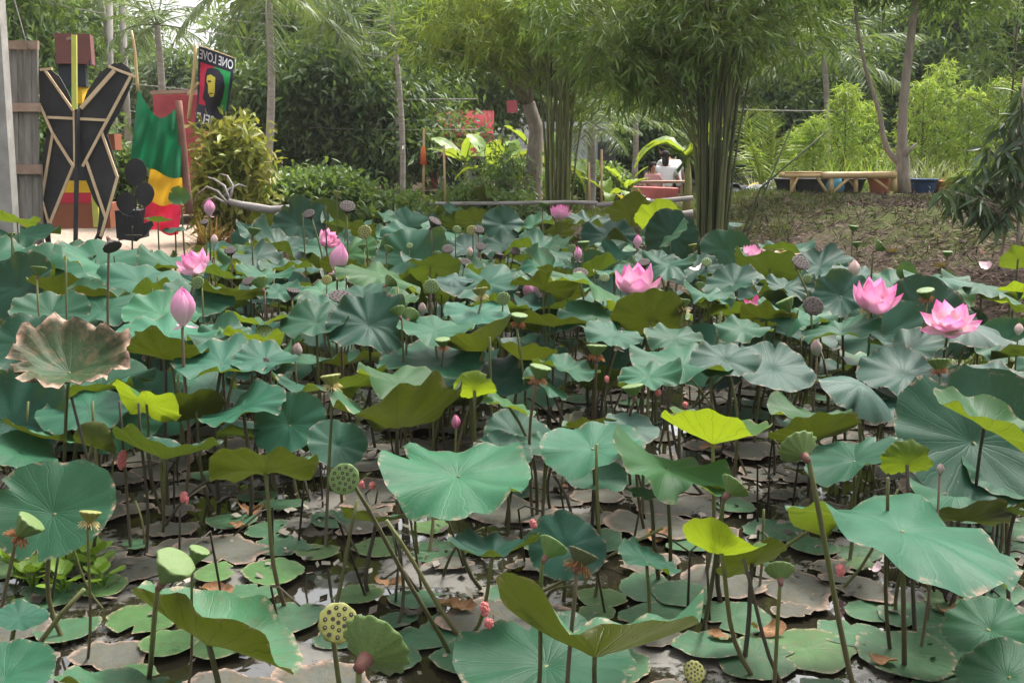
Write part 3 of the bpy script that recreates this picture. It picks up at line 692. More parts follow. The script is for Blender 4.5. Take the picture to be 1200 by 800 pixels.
def flower(px, py, h, kind, Y, tilt=0, roll=0, mat=PINK, label=None, lm=None, base=None, pod=True, look=None):
    """h: pixel height of the petals; the point is the flower's middle"""
    Lp = h * Y / F; c = at(px, py, Y); M = basis(tilt, roll, random.uniform(0, 360)); up = M @ Vector((0, 0, 1))
    k_mid = {'bud': .5, 'half': .42, 'open': .3, 'spent': .1, 'wilt': .3}[kind]
    org = c - up * Lp * k_mid
    b = on_z(*base, -.15) if base else Vector((org.x + random.gauss(0, .06), org.y + random.gauss(0, .08), -.15))
    name = 'lotus_bud' if kind == 'bud' else 'lotus_flower'
    t_ = thing(name, label, 'lotus bud' if kind == 'bud' else 'lotus flower', (b.x, b.y, 0), 'lotus buds' if kind == 'bud' else 'open lotus flowers')
    o0 = org - Vector((b.x, b.y, 0))
    lay = {'bud': [(6, 5, 1.0, 'bud'), (5, 2, 1.02, 'bud'), (4, 1, .98, 'bud')], 'half': [(5, 44, 1.0, 'mid'), (6, 24, 1.05, 'mid'), (5, 8, .98, 'mid')],
           'open': [(6, 74, 1.0, 'open'), (6, 52, 1.02, 'open'), (5, 26, .92, 'mid')], 'spent': [(4, 80, 1.0, 'thin')], 'wilt': [(4, 100, .9, 'open'), (4, 60, .9, 'mid')]}[kind]
    for li, (n, al, sc, style) in enumerate(lay):
        for i in range(n):
            ph = 360 * (i + .5 * li) / n + random.uniform(-9, 9); a = al + random.uniform(-9, 9) * (.3 if kind == 'bud' else 1)
            Q = M @ Matrix.Rotation(R_(ph), 3, 'Z') @ Matrix.Rotation(R_(-a), 3, 'X')
            r0 = Lp * (.05 + .01 * (3 - li))
            p0 = M @ (Matrix.Rotation(R_(ph), 3, 'Z') @ Vector((0, r0, Lp * .02 * li)))
            ob('petal', petal(mat, style), t_, o0 + p0, Q.to_euler(), Lp * sc * random.uniform(.94, 1.05))
    if kind != 'bud' and pod:
        ob('receptacle', podm(PODY, 9, .02), t_, o0 + M @ Vector((0, 0, Lp * .04)), M.to_euler(), Lp * .17)
        ob('stamen_fringe', ST['y'][0], t_, o0 + M @ Vector((0, 0, Lp * .05)), M.to_euler(), Lp * .36)['kind'] = 'stuff'
    if kind == 'bud' and Lp > .1:
        for i in range(3):
            Q = M @ Matrix.Rotation(R_(120 * i + 20), 3, 'Z') @ Matrix.Rotation(R_(-95), 3, 'X')
            ob('sepal', petal(mat, 'thin'), t_, o0, Q.to_euler(), Lp * .42)
    stem_to(t_, b, org + up * Lp * .06, max(.0055, min(.009, Lp * .06)), random.choice([STEM, STEMR]))
    if lm: landmark(lm, px, py)
    if label is None: AUTO.append((t_, 'lotus bud' if kind == 'bud' else 'lotus flower', look or 'pink', Vector(c)))
    return t_
B = flower
B(227, 310, 28, 'half', 7.2, 12, -14, label='plump half open pink lotus flower above the tall closed pink bud', lm='the plump half open flower')
B(214, 360, 44, 'bud', 5.4, 2, 3, label='tall closed pink lotus bud with two turned down sepals', lm='the tall closed pink bud', base=(215, 620))
B(245, 244, 18, 'bud', 10.5, 0, 0, label='pink lotus bud with a loose petal near the driftwood rail', lm='the bud near the driftwood')
B(384, 281, 19, 'half', 9.6, 30, 40, label='drooping pale pink flower just above a plump leaning bud', lm='the drooping pale pink flower')
B(397, 303, 34, 'bud', 8.0, 4, 12, label='plump leaning pink bud just below the drooping pale pink flower', lm='the plump leaning bud')
B(656, 250, 18, 'half', 11.8, 0, 2, label='bright pink opening flower before the horizontal bamboo rail', lm='the pink flower before the rail')
B(677, 298, 16, 'bud', 9.6, label='small pink bud beside a green cup pod in mid pond', lm='the small pink bud by the cup pod')
B(710, 305, 13, 'bud', 9.6, label='tiny pink bud left of the wide open flower, lower one of a pair', look=None)
B(747, 283, 15, 'bud', 9.8, label='small pink bud straight above the wide open flower', lm='the small bud above the open flower')
B(620, 340, 22, 'bud', 8.6, 0, 4, label='pale half of a twin pair of pink buds in mid pond', lm='the twin pink buds')
B(634, 338, 24, 'bud', 8.5, 0, 2, label='brighter half of a twin pair of pink buds in mid pond')
B(745, 331, 39, 'half', 7.6, -4, -2, label='wide open pink lotus flower with two spread side petals', lm='the wide open flower', base=(750, 470))
B(880, 297, 18, 'half', 9.2, -6, 8, label='pink lotus flower opening beside the bank below the bamboo clump', lm='the pink flower below the bamboo')
B(915, 295, 22, 'spent', 8.8, -8, 0, PALE, label='spent lotus flower with few pale pink petals round a green pod', lm='the spent pale flower')
B(891, 359, 22, 'wilt', 7.4, 30, 30, PINKD, label='wilting deep magenta lotus flower with collapsed petals', lm='the wilting magenta flower')
B(874, 364, 17, 'bud', 7.2, 0, 0, BUDG, label='greyish pink bud left of the wilting magenta flower')
B(1025, 350, 40, 'half', 6.3, 10, 6, label='largest pink lotus flower with full upright petals before the bank', lm='the largest pink flower', base=(1010, 520))
B(1114, 377, 37, 'open', 5.9, 18, -6, label='open pink lotus flower facing sideways with yellow heart', lm='the open side facing flower', base=(1110, 530))
B(726, 399, 22, 'bud', 6.2, 0, 10, PALE, label='pale pink bud standing over open water right of two cup pods', lm='the pale pink bud over water')
B(1001, 315, 20, 'bud', 7.6, 0, 0, PALE, label='cream lotus bud above the largest pink flower', lm='the cream bud')
B(957, 408, 20, 'bud', 5.8, 0, -6, BUDG, label='grey pink closed bud above the shallow dish leaf', lm='the grey pink closed bud')
B(348, 411, 19, 'bud', 6.0, 0, 12, BUDG, label='grey green pointed bud above the sloping teal leaf', lm='the grey green pointed bud')
B(495, 362, 14, 'bud', 6.6, 0, 0, BUDG, label='small grey bud on a thin stem left of the yellow cup pod')
B(551, 295, 11, 'bud', 9.4, 0, 0, PALE, label='thin pale bud among dark dry pods near the pond back')
B(652, 342, 12, 'bud', 8.6, 0, 0, PALE, label='small pale bud right of the twin pink buds')
B(1194, 386, 14, 'bud', 6.4, 0, 0, PALE, label='pale bud at the right edge beside the bank')
B(251, 281, 12, 'bud', 9.4, 0, 0, PALE, label='pale grey bud between the driftwood bud and the plump flower')
B(1102, 550, 14, 'bud', 3.9, 0, 4, BUDG, label='dark tiny bud right of the ruffled rolled leaf')
B(534, 494, 17, 'bud', 5.0, 0, 178, PINKD, label='dull red bud hanging low under the olive fan shaped leaf')

# ------------------------------------------------------------------ seed pods
PODSPEC = {'g': (PODG, 'green'), 'y': (PODY, 'yellow green'), 'd': (PODD, 'dark dry'), 'b': (PODB, 'brown fuzzy')}
def pod(px, py, r, kind='g', Y=8.0, tilt=0, roll=0, st=None, label=None, lm=None, base=None, seeds=False, h=1.25, ribs=11, rib=.05, look=None, bent=False):
    """r: radius of the top in photo pixels; the point is the pod's middle"""
    if abs(tilt) < 6: tilt += random.uniform(-22, 8)
    if abs(roll) < 6: roll += random.uniform(-14, 14)
    mat, lk = PODSPEC[kind]; R = r * Y / F; c = at(px, py, Y); M = basis(tilt, roll, random.uniform(0, 360)); up = M @ Vector((0, 0, 1))
    org = c - up * R * h * .55
    b = on_z(*base, -.15) if base else Vector((org.x + random.gauss(0, .08), org.y + random.gauss(0, .1), -.15))
    t_ = thing('seed_pod', label, 'seed pod', (b.x, b.y, 0), 'lotus seed pods on stalks')
    o0 = org - Vector((b.x, b.y, 0))
    p = ob('receptacle', podm(mat, ribs, rib, h, PODY if kind == 'y' else None), t_, o0, M.to_euler(), R)
    if seeds:
        for i, (x, y) in enumerate(hole_spots(int(px))):
            ob('seed_hole', HOLE1, p, (x, y, h + .034)); ob('seed', SEED1, p, (x, y, h + .035), None, (.72, .72, .55)) if (i % 3 or kind == 'g') else None
    elif (tilt > 12 or kind == 'd') and tilt > -30: ob('seed_hole', HOLES, p, (0, 0, (h - 1.25)))['kind'] = 'stuff'
    if st: ob('stamen_fringe', random.choice(ST[st]), t_, o0 + M @ Vector((0, 0, R * .05)), M.to_euler(), R * 1.05)['kind'] = 'stuff'
    col_ = MB(); col_.tube([-up * R * .42, up * R * .08], [R * .16, R * .24], 8); ob('collar', col_.mesh('collar', COLLAR), t_, o0)
    top = org - up * R * .35
    stem_to(t_, b, top, max(.0045, min(.0085, R * .16)), random.choice([STEM, STEM, STEMR]))
    if lm: landmark(lm, px, py)
    if label is None: AUTO.append((t_, 'seed pod', look or lk, Vector(c)))
    return t_
P = pod
P(199, 669, 25, 'g', 2.6, 4, 34, None, 'large smooth green seed pod leaning right in the near left water', 'the near green pod', base=(150, 860), h=1.5, ribs=7)
P(231, 651, 13, 'g', 2.9, -4, 24, None, 'smaller green pod peeking from behind the near leaning pod', base=(217, 830), h=1.5)
P(30, 619, 18, 'g', 3.2, 0, 40, 'b', 'green pod leaning right with rusty stamens at the left edge', 'the rusty stamen pod', base=(-10, 760), h=1.5)
P(105, 606, 13, 'y', 3.3, 0, 6, 'y', 'yellow cup pod with straw coloured stamens above the hyacinth', 'the straw stamen pod', base=(100, 800), h=1.2)
P(938, 528, 24, 'g', 2.7, -66, -14, None, 'pale ribbed round pod seen from behind on a long slanting stem', 'the pale ribbed round pod', base=(1056, 975), ribs=13, rib=.07, h=.8)
P(858, 573, 19, 'g', 3.5, -30, 42, None, 'ribbed green pod turned sideways below the bright cupped leaf', base=(820, 760), ribs=13, rib=.07, h=.9)
P(914, 672, 18, 'g', 2.9, -52, 6, None, 'small pale ribbed pod on a thin stem above open water', 'the small pale ribbed pod', base=(890, 900), ribs=13, rib=.06, h=.9)
P(645, 644, 19, 'g', 3.1, -40, 32, None, 'fresh yellow green pod nodding right with a red collar', 'the nodding fresh pod', base=(620, 880), ribs=9, rib=.04, h=1.1)
P(681, 655, 19, 'b', 3.2, -24, 24, 'b', 'brown fuzzy ageing pod with orange stamen skirt', 'the brown fuzzy pod', base=(655, 880), h=1.15)
P(405, 562, 19, 'g', 3.3, 62, -8, None, 'round green pod facing front with dark seed holes', 'the round green seeded pod', base=(540, 800), seeds=True, ribs=9, rib=.02, h=.9)
P(394, 731, 25, 'y', 2.5, 56, 22, None, 'yellow honeycomb pod facing front with big brown seed holes', 'the yellow honeycomb pod', base=(430, 1010), seeds=True, ribs=9, rib=.03, h=1.1)
P(436, 762, 46, 'g', 2.3, -72, 24, None, 'big ribbed green pod seen from behind at the pond bottom edge', 'the big ribbed pod', base=(415, 1100), ribs=13, rib=.07, h=.6)
P(811, 788, 14, 'y', 2.9, 50, 0, None, 'speckled pod half hidden under the large wavy leaf', base=(815, 930), seeds=True)
P(742, 458, 13, 'g', 4.9, 0, 0, None, 'round green pod on a reddish stem above the white petal leaf', 'the round pod on reddish stem', base=(742, 590), h=1.1, ribs=13)
P(632, 437, 13, 'g', 4.9, 0, 3, 'b', 'green cup pod with brown stamens before the low notched leaves', 'the near cup pod', base=(628, 640), h=1.4)
P(699, 411, 12, 'g', 5.6, 0, -2, 'b', 'green cup pod above a wavy teal leaf left of the pale bud', 'the cup pod by the pale bud', base=(696, 560))
P(388, 446, 12, 'y', 5.0, 0, 4, 'y', 'yellow cup pod with ragged stamens right of the grey green bud', 'the ragged yellow pod', base=(380, 690))
P(519, 402, 9, 'g', 6.0, 0, -2, 'b', 'small cup pod with orange collar above the fluted leaf', base=(525, 560))
P(563, 343, 9, 'y', 6.8, 0, 2, 'y', 'pale yellow cup pod left of the twin buds', 'the yellow cup pod')
P(608, 374, 10, 'g', 6.0, 4, 6, 'b', 'green cup pod with brown skirt under the twin buds', 'the cup pod under the twin buds')
P(800, 357, 9, 'g', 6.6, 0, 4, 'y', 'cup pod with orange stamens right of the wide open flower', lm='the orange skirt pod')
P(1100, 428, 12, 'g', 5.2, 0, 0, 'b', 'fluted green pod with rusty skirt under the side facing flower', lm='the rusty skirt pod', ribs=13, rib=.08)
P(1085, 345, 10, 'g', 6.4, 0, -4, 'b', 'small cup pod between the two largest open flowers')
P(922, 358, 11, 'g', 6.6, 0, -26, None, 'plain green pod leaning left of the dark round pod', h=1.5)
P(952, 360, 12, 'd', 6.4, 58, 0, None, 'dark round dry pod full of holes left of the largest flower', 'the dark round dry pod', seeds=True, h=.8)
P(937, 310, 11, 'd', 7.4, 40, 14, None, 'dark dry pod tilted above the bank edge leaves', 'the dark tilted pod', h=.8)
P(310, 431, 12, 'd', 5.6, 50, -30, None, 'purple black dry pod beside the grey green bud', 'the purple black pod', h=.7)
P(399, 350, 14, 'd', 6.8, 22, 10, None, 'flat dark purple pod under the leaning pink flower', 'the flat dark purple pod', h=.6)
P(343, 344, 8, 'd', 7.0, 0, 0, None, 'dry brown cup pod with orange collar left of the flat purple pod')
P(292, 331, 8, 'd', 7.6, 30, -10, None, 'dark dry pod left of a drooping green pod', h=.8)
P(306, 333, 10, 'g', 7.4, -30, -20, None, 'drooping green pod with red tip above the rear leaves', 'the drooping green pod')
P(310, 392, 11, 'g', 6.4, 30, 16, None, 'mossy green pod facing front left of the folded green leaf', seeds=True)
P(270, 296, 7, 'd', 9.0, 30, 0, None, 'dark pod right of the plump half open flower')
P(407, 245, 9, 'd', 9.4, 40, 0, None, 'dark shaggy dry pod standing before the driftwood end', 'the dark shaggy pod')
P(363, 253, 7, 'd', 9.4, 40, 0, None, 'round brown pod against the olive leaf by the driftwood')
P(428, 273, 8, 'y', 9.2, 66, 0, None, 'yellow green pod facing front with dark holes near the back', 'the yellow holed pod', seeds=True)
P(505, 337, 9, 'g', 7.2, 64, 0, None, 'pale disc shaped green pod left of the yellow cup pod', 'the pale disc pod')
P(590, 351, 8, 'g', 6.8, 64, 0, None, 'round pale green disc pod left of the twin buds')
P(480, 371, 10, 'g', 6.4, -60, 0, None, 'ribbed green pod from behind left of the scorched cup leaf', ribs=13)
for q in [(517,271,5,'g',9.6,70,0),(535,270,5,'g',9.6,60,0),(553,271,6,'y',9.4,60,0),(561,271,6,'d',9.4,40,0),(508,262,8,'d',9.4,20,30),(525,294,7,'d',9.0,40,0),(545,309,6,'d',8.8,40,0),(563,291,6,'d',9.0,40,0),(603,296,6,'d',9.0,40,0),
          (680,323,9,'d',7.6,30,0),(671,292,5,'g',9.4,60,-20),(684,287,7,'g',9.0,0,0),(828,309,6,'g',8.6,50,0),(708,327,6,'g',7.6,50,0),(455,293,6,'g',8.8,-30,20),(456,331,9,'g',7.2,-40,40),(480,289,4,'g',9.0,50,0),(512,300,6,'g',8.8,-40,0),
          (425,290,5,'g',9.0,0,0),(407,318,6,'g',8.0,0,0),(383,329,6,'y',7.6,60,0),(415,317,5,'y',8.2,60,0),(467,366,9,'g',6.2,-30,-20),(812,289,5,'y',9.0,0,0),(866,294,5,'g',9.0,0,0),(907,303,5,'g',8.8,0,0),(946,328,6,'g',7.8,60,0),
          (820,336,6,'g',7.6,-40,0),(45,318,9,'g',6.4,0,0),(13,276,5,'g',9.0,0,0),(297,272,8,'g',9.2,0,0),(233,333,8,'g',7.0,60,0),(240,262,5,'d',9.4,30,0),(395,228,5,'y',10.0,0,0),(637,241,6,'g',9.8,0,0),(735,323,6,'g',7.8,0,0),(735,355,7,'y',7.0,0,0),
          (1004,287,6,'g',8.2,0,0),(1030,290,8,'g',8.0,0,50),(1110,298,6,'g',8.4,0,0),(770,343,7,'g',7.0,0,0),(640,322,8,'g',8.0,60,0),(760,298,5,'g',8.8,0,0),(1000,268,6,'g',9.2,0,0),(700,350,4,'d',7.0,20,0),(585,300,5,'d',8.8,0,0),(755,310,7,'d',8.2,30,0)]:
    P(*q)
pod(130, 286, 11, 'd', 6.2, -30, 150, None, 'withered grey pod bent over on a tall dry stalk before the black figure', 'the bent dry stalk', h=1.0)

# ------------------------------------------------------------------ bare stalks
def stalk(px, py, Y, lean=(0, 0), rad=.0075, mat=None, label=None):
    top = at(px, py, Y); b = Vector((top.x + lean[0], top.y + lean[1], -.15))
    me_t = stem_to(None, b, top, rad, mat, 'bare_stalk')
    tag(me_t, label, 'stalk', 'bare lotus stalks')
    if label is None: AUTO.append((me_t, 'bare stalk', {'stem_olive': 'olive', 'stem_dark': 'dark', 'stem_reddish': 'reddish'}[me_t.data.materials[0].name], (top + b) / 2))
for q in [(77,300,6.6),(15,272,8.6),(113,304,8.8),(178,338,7.0),(184,324,7.6),(140,470,4.8),(163,472,4.7),(110,470,5.0),(85,465,4.5),(382,240,9.2),(134,300,8.8),(172,302,9.0),(35,470,5.4),(300,440,5.6),(355,250,9.6),(575,395,5.4),(770,350,6.6),(1040,560,3.7),(700,520,4.2)]:
    stalk(*q, lean=(random.gauss(0, .05), random.gauss(0, .08)))
n_ = 0; k_ = 0
while n_ < 105 and k_ < 4000:
    k_ += 1
    y = random.uniform(4.0, 9.5); x = random.uniform(-.5, .5) * y
    if not in_pond(x, y, .2): continue
    z = random.uniform(.2, .75) if y < 6 else random.uniform(.5, 1.0)
    over = [lz for (a, b, c), lz in zip(LEAVES, LEAFZ) if (a - x) ** 2 + (b - y) ** 2 < (c + .05) ** 2]
    if over and z > min(over) - .12: z = min(over) - .14
    if z < .12: continue
    px, py = pix((x, y, z)); stalk(px, py, y, (random.gauss(0, random.choice([.1, .3])), random.gauss(0, .16)), random.uniform(.005, .009)); n_ += 1
stalk(452, 610, 3.7, (.42, .1), .009, STEM, 'long bare olive stalk slanting across the near open water')
stalk(100, 690, 3.1, (-.28, 0), .009, STEM, 'thick bare stalk slanting up from the lower left water')
stalk(870, 655, 3.4, (.28, 0), .007, STEMD, 'thin dark stalk slanting down right beneath the steep leaf')

# ------------------------------------------------------------------ floating pads
def padmesh(seed, m_, i):
    V, Fc, uv = blade_mesh(seed, flat=True, wave=.03 + .03 * (i % 3), saddle=.03, notch=(i % 2 == 0), n=36, crumple=(.5 if m_ is MUDP else .2))
    r = random.Random(seed); ph = [r.uniform(0, 6.28) for _ in range(5)]; amp = .17 if m_ is MUDP else .05
    out_v = []
    for x, y, z in V:
        th = math.atan2(y, x); rr = math.hypot(x, y); f = 1 + amp * rr * (math.sin(2 * th + ph[0]) + .8 * math.sin(3 * th + ph[1]) + .6 * math.sin(5 * th + ph[2]) + .4 * math.sin(9 * th + ph[3])) / 1.6
        sq = .8 if i % 3 == 0 else .95
        out_v.append((x * f, y * f * sq, z + (.02 * math.sin(5 * x + ph[4]) * math.sin(6 * y + ph[3]) if m_ is MUDP else .006 * math.sin(4 * th))))
    return mesh_from('pad', out_v, Fc, [m_], uv=uv)
PADMESH = {m_.name: [padmesh(500 + i + j * 40, m_, i) for i in range(9)] for j, m_ in enumerate((PADM, PADL, MUDP))}
PADS = []
def pad(p, R, mat, label=None):
    z = .006 + .0011 * (len(PADS) % 23) + (.004 if mat is not MUDP else 0)
    o = ob('floating_pad', random.choice(PADMESH[mat.name]), None, (p[0], p[1], z), (random.gauss(0, .012), random.gauss(0, .012), random.uniform(0, 6.28)), R)
    dec = mat is MUDP
    tag(o, label, 'lily pad', 'decayed pads floating on the pond' if dec else 'green pads floating on the pond')
    PADS.append((p[0], p[1], R))
    if label is None: AUTO.append((o, 'floating pad', 'decayed grey brown' if dec else ('light green' if mat is PADL else 'green'), Vector((p[0], p[1], z))))
for px, py, hw, lt in [(505,617,26,1),(445,640,34,1),(515,646,36,0),(490,702,34,0),(466,726,24,0),(522,728,26,0),(500,746,42,0),(548,770,48,0),(462,772,40,0),(706,702,32,1),(760,690,46,0),(772,722,50,0),(272,612,32,0),(312,622,30,0),(330,642,38,0),(372,650,30,1),
    (246,560,24,0),(200,757,42,1),(78,742,40,0),(262,758,46,1),(340,728,44,0),(296,700,34,0),(275,718,34,1),(905,620,40,0),(862,722,52,0),(945,760,66,1),(998,742,46,0),(885,772,60,0),(1022,716,36,0),(1080,722,50,0),(1132,758,60,0),(1152,690,56,0),(1000,616,44,0),
    (950,640,36,0),(1095,652,50,0),(55,700,48,0),(160,640,20,0),(120,690,34,1),(330,594,26,0),(390,612,30,0),(600,700,34,0),(420,700,30,1),(800,700,40,0),(830,760,46,0),(640,640,36,0),(700,640,40,0),(740,560,30,0),(1060,600,40,0),(1170,640,40,0),(400,745,36,0),(720,780,50,0)]:
    p = on_z(px, py, .01); pad(p, 1.0 * hw * p.y / F, PADL if lt else PADM)
CLEAR = [(395, 665, 60, 45), (200, 690, 50, 35), (1060, 700, 50, 25), (360, 580, 35, 20), (740, 645, 35, 25)]
k_ = 0
while len(PADS) < 285 and k_ < 30000:
    k_ += 1
    y = 3.4 + 4.9 * random.random() ** 1.25; x = random.uniform(-.52, .52) * y
    if not in_pond(x, y, .35): continue
    R = random.choice([random.uniform(.08, .15), random.uniform(.13, .25)])
    if any((a - x) ** 2 + (b - y) ** 2 < ((R + c) * .68) ** 2 for a, b, c in PADS): continue
    near = y < 4.6; ppx, ppy = pix((x, y, 0))
    if any(((ppx - a) / c) ** 2 + ((ppy - b) / d) ** 2 < 1 for a, b, c, d in CLEAR): continue
    mt = random.choice([PADM, PADL, MUDP, MUDP]) if near else random.choice([MUDP, MUDP, MUDP, MUDP, PADM, MUDP])
    pad((x, y), R, mt)
print('pads', len(PADS))

# ------------------------------------------------------------------ snail eggs, litter, petals
def eggs(px, py, Y, s=.035, w=.5, label=None):
    r = random.Random(int(px * 7 + py)); mb = MB()
    for i in range(46):
        a, z = r.uniform(0, 6.28), r.uniform(-1, 1); q = math.sqrt(max(0, 1 - z * z)) * w
        mb.ball((q * math.cos(a), q * math.sin(a), z), .17, 6, 4)
    mb.ball((0, 0, 0), (w, w, 1), 8, 6)
    o = ob('snail_egg_cluster', mb.mesh('snail_egg_cluster', EGG), None, at(px, py, Y), (random.gauss(0, .2), random.gauss(0, .2), 0), s * .9)
    tag(o, label, 'snail eggs', 'pink snail egg clusters')
for q in [(216,583,4.6,.032,.55,'pink snail egg cluster on a stem left of the open water'),(568,713,3.3,.026,.6,'upper of two pink egg clusters on a stem near the large wavy leaf'),(573,730,3.3,.02,.8,'lower of two pink egg clusters on a stem near the large wavy leaf'),
          (625,614,3.9,.022,.6,'red pink egg cluster above the nodding fresh pod'),(424,568,4.2,.02,.6,'pink egg cluster touching the round green seeded pod'),(436,569,4.2,.018,.8,'round pink egg cluster just right of the round seeded pod'),(985,668,3.2,.022,.7,'pale pink egg cluster on the slanting stem of the ribbed pod'),
          (84,552,4.5,.02,.8,'pink egg cluster above the big hyacinth leaf'),(771,460,5.3,.018,.9,'pink egg cluster right of the round pod on reddish stem'),(711,444,5.6,.02,.6,'pink egg cluster on a stem below the pale pink bud'),(803,474,5.2,.018,.8,'small pink egg cluster behind the bright cupped leaf'),
          (143,538,4.7,.05,.35,'long faded pink egg cluster on a stalk left of the dark bowl leaf'),(480,525,4.9,.018,.8,'small pink egg cluster low under the olive fan leaf')]: eggs(*q)
DEADL = simple('dead_leaf', (.3, .15, .07), (.18, .1, .055), 12, .8, .5, 40, trans=.1)
DEADD = simple('dead_leaf_dark', (.03, .025, .02), (.06, .045, .03), 12, .7, .6, 40)
PETW = simple('fallen_petal', (.75, .66, .62), (.8, .5, .6), 3, .6, .1)
def dead(px, py, hw, mat=DEADL, label=None, lm=None, h=0.0, look='dry brown', Y=None, tilt=0, name='dead_leaf', cat='dead leaf', seed=[0]):
    seed[0] += 1
    p = on_z(px, py, .03 + h) if Y is None else at(px, py, Y)
    V, Fc, uv = blade_mesh(700 + seed[0], cup=.1, wave=.12, saddle=.15, bend=random.uniform(.5, 1.2), bendang=0, n=24, crumple=.5)
    V = [(x * 1.0, y * .5, z) for x, y, z in V]
    o = ob(name, mesh_from(name, V, Fc, [mat], uv=uv), None, p, (R_(tilt), 0, random.uniform(-.5, .5)), hw * p.y / F)
    tag(o, label, cat, 'dead leaves floating on the pond' if name == 'dead_leaf' else None)
    if label is None: AUTO.append((o, 'dead leaf', look, p))
    if lm: landmark(lm, px, py)
dead(770, 627, 22, label='orange brown dead leaf curled on the water right of the brown fuzzy pod', lm='the dead orange leaf', tilt=24)
dead(535, 712, 26, label='long tan dead leaf afloat left of the large wavy leaf')
dead(680, 622, 14, label='tan dead leaf afloat behind the brown fuzzy pod')
dead(1108, 692, 34, DEADD, 'black crumpled dead leaf rising from the water under the long sweeping leaf', h=.04, tilt=30)
dead(1140, 706, 22, label='rust brown leaf half sunk right of the black crumpled leaf')
dead(255, 694, 26, label='reddish brown leaf strip afloat behind the near green pod')
dead(295, 598, 24, label='tan folded leaf afloat under the tipped back olive leaf')
dead(900, 738, 24, label='brown leaf floating under the steep yellow green leaf')
dead(300, 755, 22, PETW, 'fallen white and pink petal on the long slanting leaf water', name='fallen_petal', cat='petal')
dead(790, 436, 12, PETW, 'fallen white petal resting on a wavy teal leaf', Y=5.45, name='fallen_petal', cat='petal', tilt=20)
dead(812, 315, 14, PETW, 'pale petal lying on rear leaves left of the bamboo side flower', Y=8.2, name='fallen_petal', cat='petal')
dead(1022, 666, 14, PETW, 'white petal floating behind the long sweeping leaf stems', name='fallen_petal', cat='petal')
for i in range(26):
    y = random.uniform(3.6, 6.5); x = random.uniform(-.48, .48) * y
    px, py = pix((x, y, .03)); dead(px, py, random.uniform(8, 22), random.choice([DEADL, DEADL, DEADD]), look=random.choice(['dry brown', 'curled brown']))

# ------------------------------------------------------------------ scraps afloat, broken stalks
rngd = np.random.default_rng(404); n = 5600
y = 3.4 + 6.5 * rngd.random(n) ** 1.1; x = rngd.uniform(-.53, .53, n) * y; keep = np.array([in_pond(a, b, .05) for a, b in zip(x, y)]); x, y = x[keep], y[keep]
cl = (vnoise(x, y, 3.0, 44) > -.02) & (rngd.random(n if False else len(x)) < sstep(3.6, 5.2, y) * .8 + .06); x, y = x[cl], y[cl]; n = len(x)
a = rngd.uniform(0, 6.28, n); l = rngd.uniform(.006, .036, n) ; w = l * rngd.uniform(.3, .9, n); z0 = rngd.uniform(.012, .045, n); ca, sa_ = np.cos(a), np.sin(a); tz = rngd.normal(size=n) * .008
V = np.stack([np.stack([x + ca * l, y + sa_ * l, z0 + tz], 1), np.stack([x - sa_ * w, y + ca * w, z0 + .006], 1), np.stack([x - ca * l, y - sa_ * l, z0 - tz], 1), np.stack([x + sa_ * w, y - ca * w, z0 - .004], 1)], 1).reshape(-1, 3)
SCRAP = simple('pond_scrap', (.17, .15, .115), (.05, .038, .028), 3, .6, .2, island=.6)
tag(ob('floating_scraps', mesh_from('floating_scraps', V, np.arange(4 * n).reshape(-1, 4), [SCRAP], smooth=False)), None, None, kind='stuff')
mb = MB()
for i in range(170):
    y = random.uniform(3.9, 10.5); x = random.uniform(-.52, .52) * y
    if not in_pond(x, y, .15): continue
    az = random.uniform(0, 6.28); L1 = random.uniform(.12, .4); p0 = Vector((x, y, -.03)); p1 = p0 + Vector((random.gauss(0, .05), random.gauss(0, .05), L1)); p2 = p1 + Vector((math.cos(az), math.sin(az), random.uniform(-1.1, .3))) * random.uniform(.08, .3)
    mb.tube([p0, p1, p1.lerp(p2, .3) + Vector((0, 0, .02)), p2], [.006, .005, .005, .004], 5)
tag(ob('broken_stalks', mb.mesh('broken_stalks', STEMD)), None, None, kind='stuff')
# ------------------------------------------------------------------ water hyacinth
HYA = simple('hyacinth_green', (.10, .19, .02), (.17, .28, .03), 6, .35, .2, trans=.25, objvar=.2)
def hyaleaf():
    V, Fc, uv = blade_mesh(77, cup=.18, wave=.03, n=16); V = [(x * .8, y, z) for x, y, z in V]
    mb = MB(); mb.add(V, Fc); mb.tube([(0, -.9, 0), (0, -1.6, -.35), (0, -2.1, -1.0)], [.08, .16, .05], 6); return mb.mesh('leaf', HYA)
HL = hyaleaf()
hy = [(22,680,.05),(45,668,.055),(70,676,.05),(92,664,.05),(112,672,.045),(40,690,.04),(75,694,.04),(118,688,.035)]
for i, (px, py, s_) in enumerate(hy):
    p = on_z(px, py, .02)
    t_ = thing('water_hyacinth', None, 'water plant', p, 'water hyacinth plants under the big left leaf')
    AUTO.append((t_, 'water hyacinth', 'glossy green', p + Vector((0, 0, .08))))
    for k in range(9):
        a = 2.4 * k; el = random.uniform(.3, 1.2); rr = s_ * random.uniform(.7, 1.15)
        d = Vector((math.cos(a) * math.cos(el), math.sin(a) * math.cos(el), math.sin(el)))
        q = Matrix.Rotation(a - math.pi / 2, 3, 'Z') @ Matrix.Rotation(el * .8, 3, 'X')
        ob('leaf', HL, t_, d * rr * 2.2 + Vector((0, 0, .03)), q.to_euler(), rr)
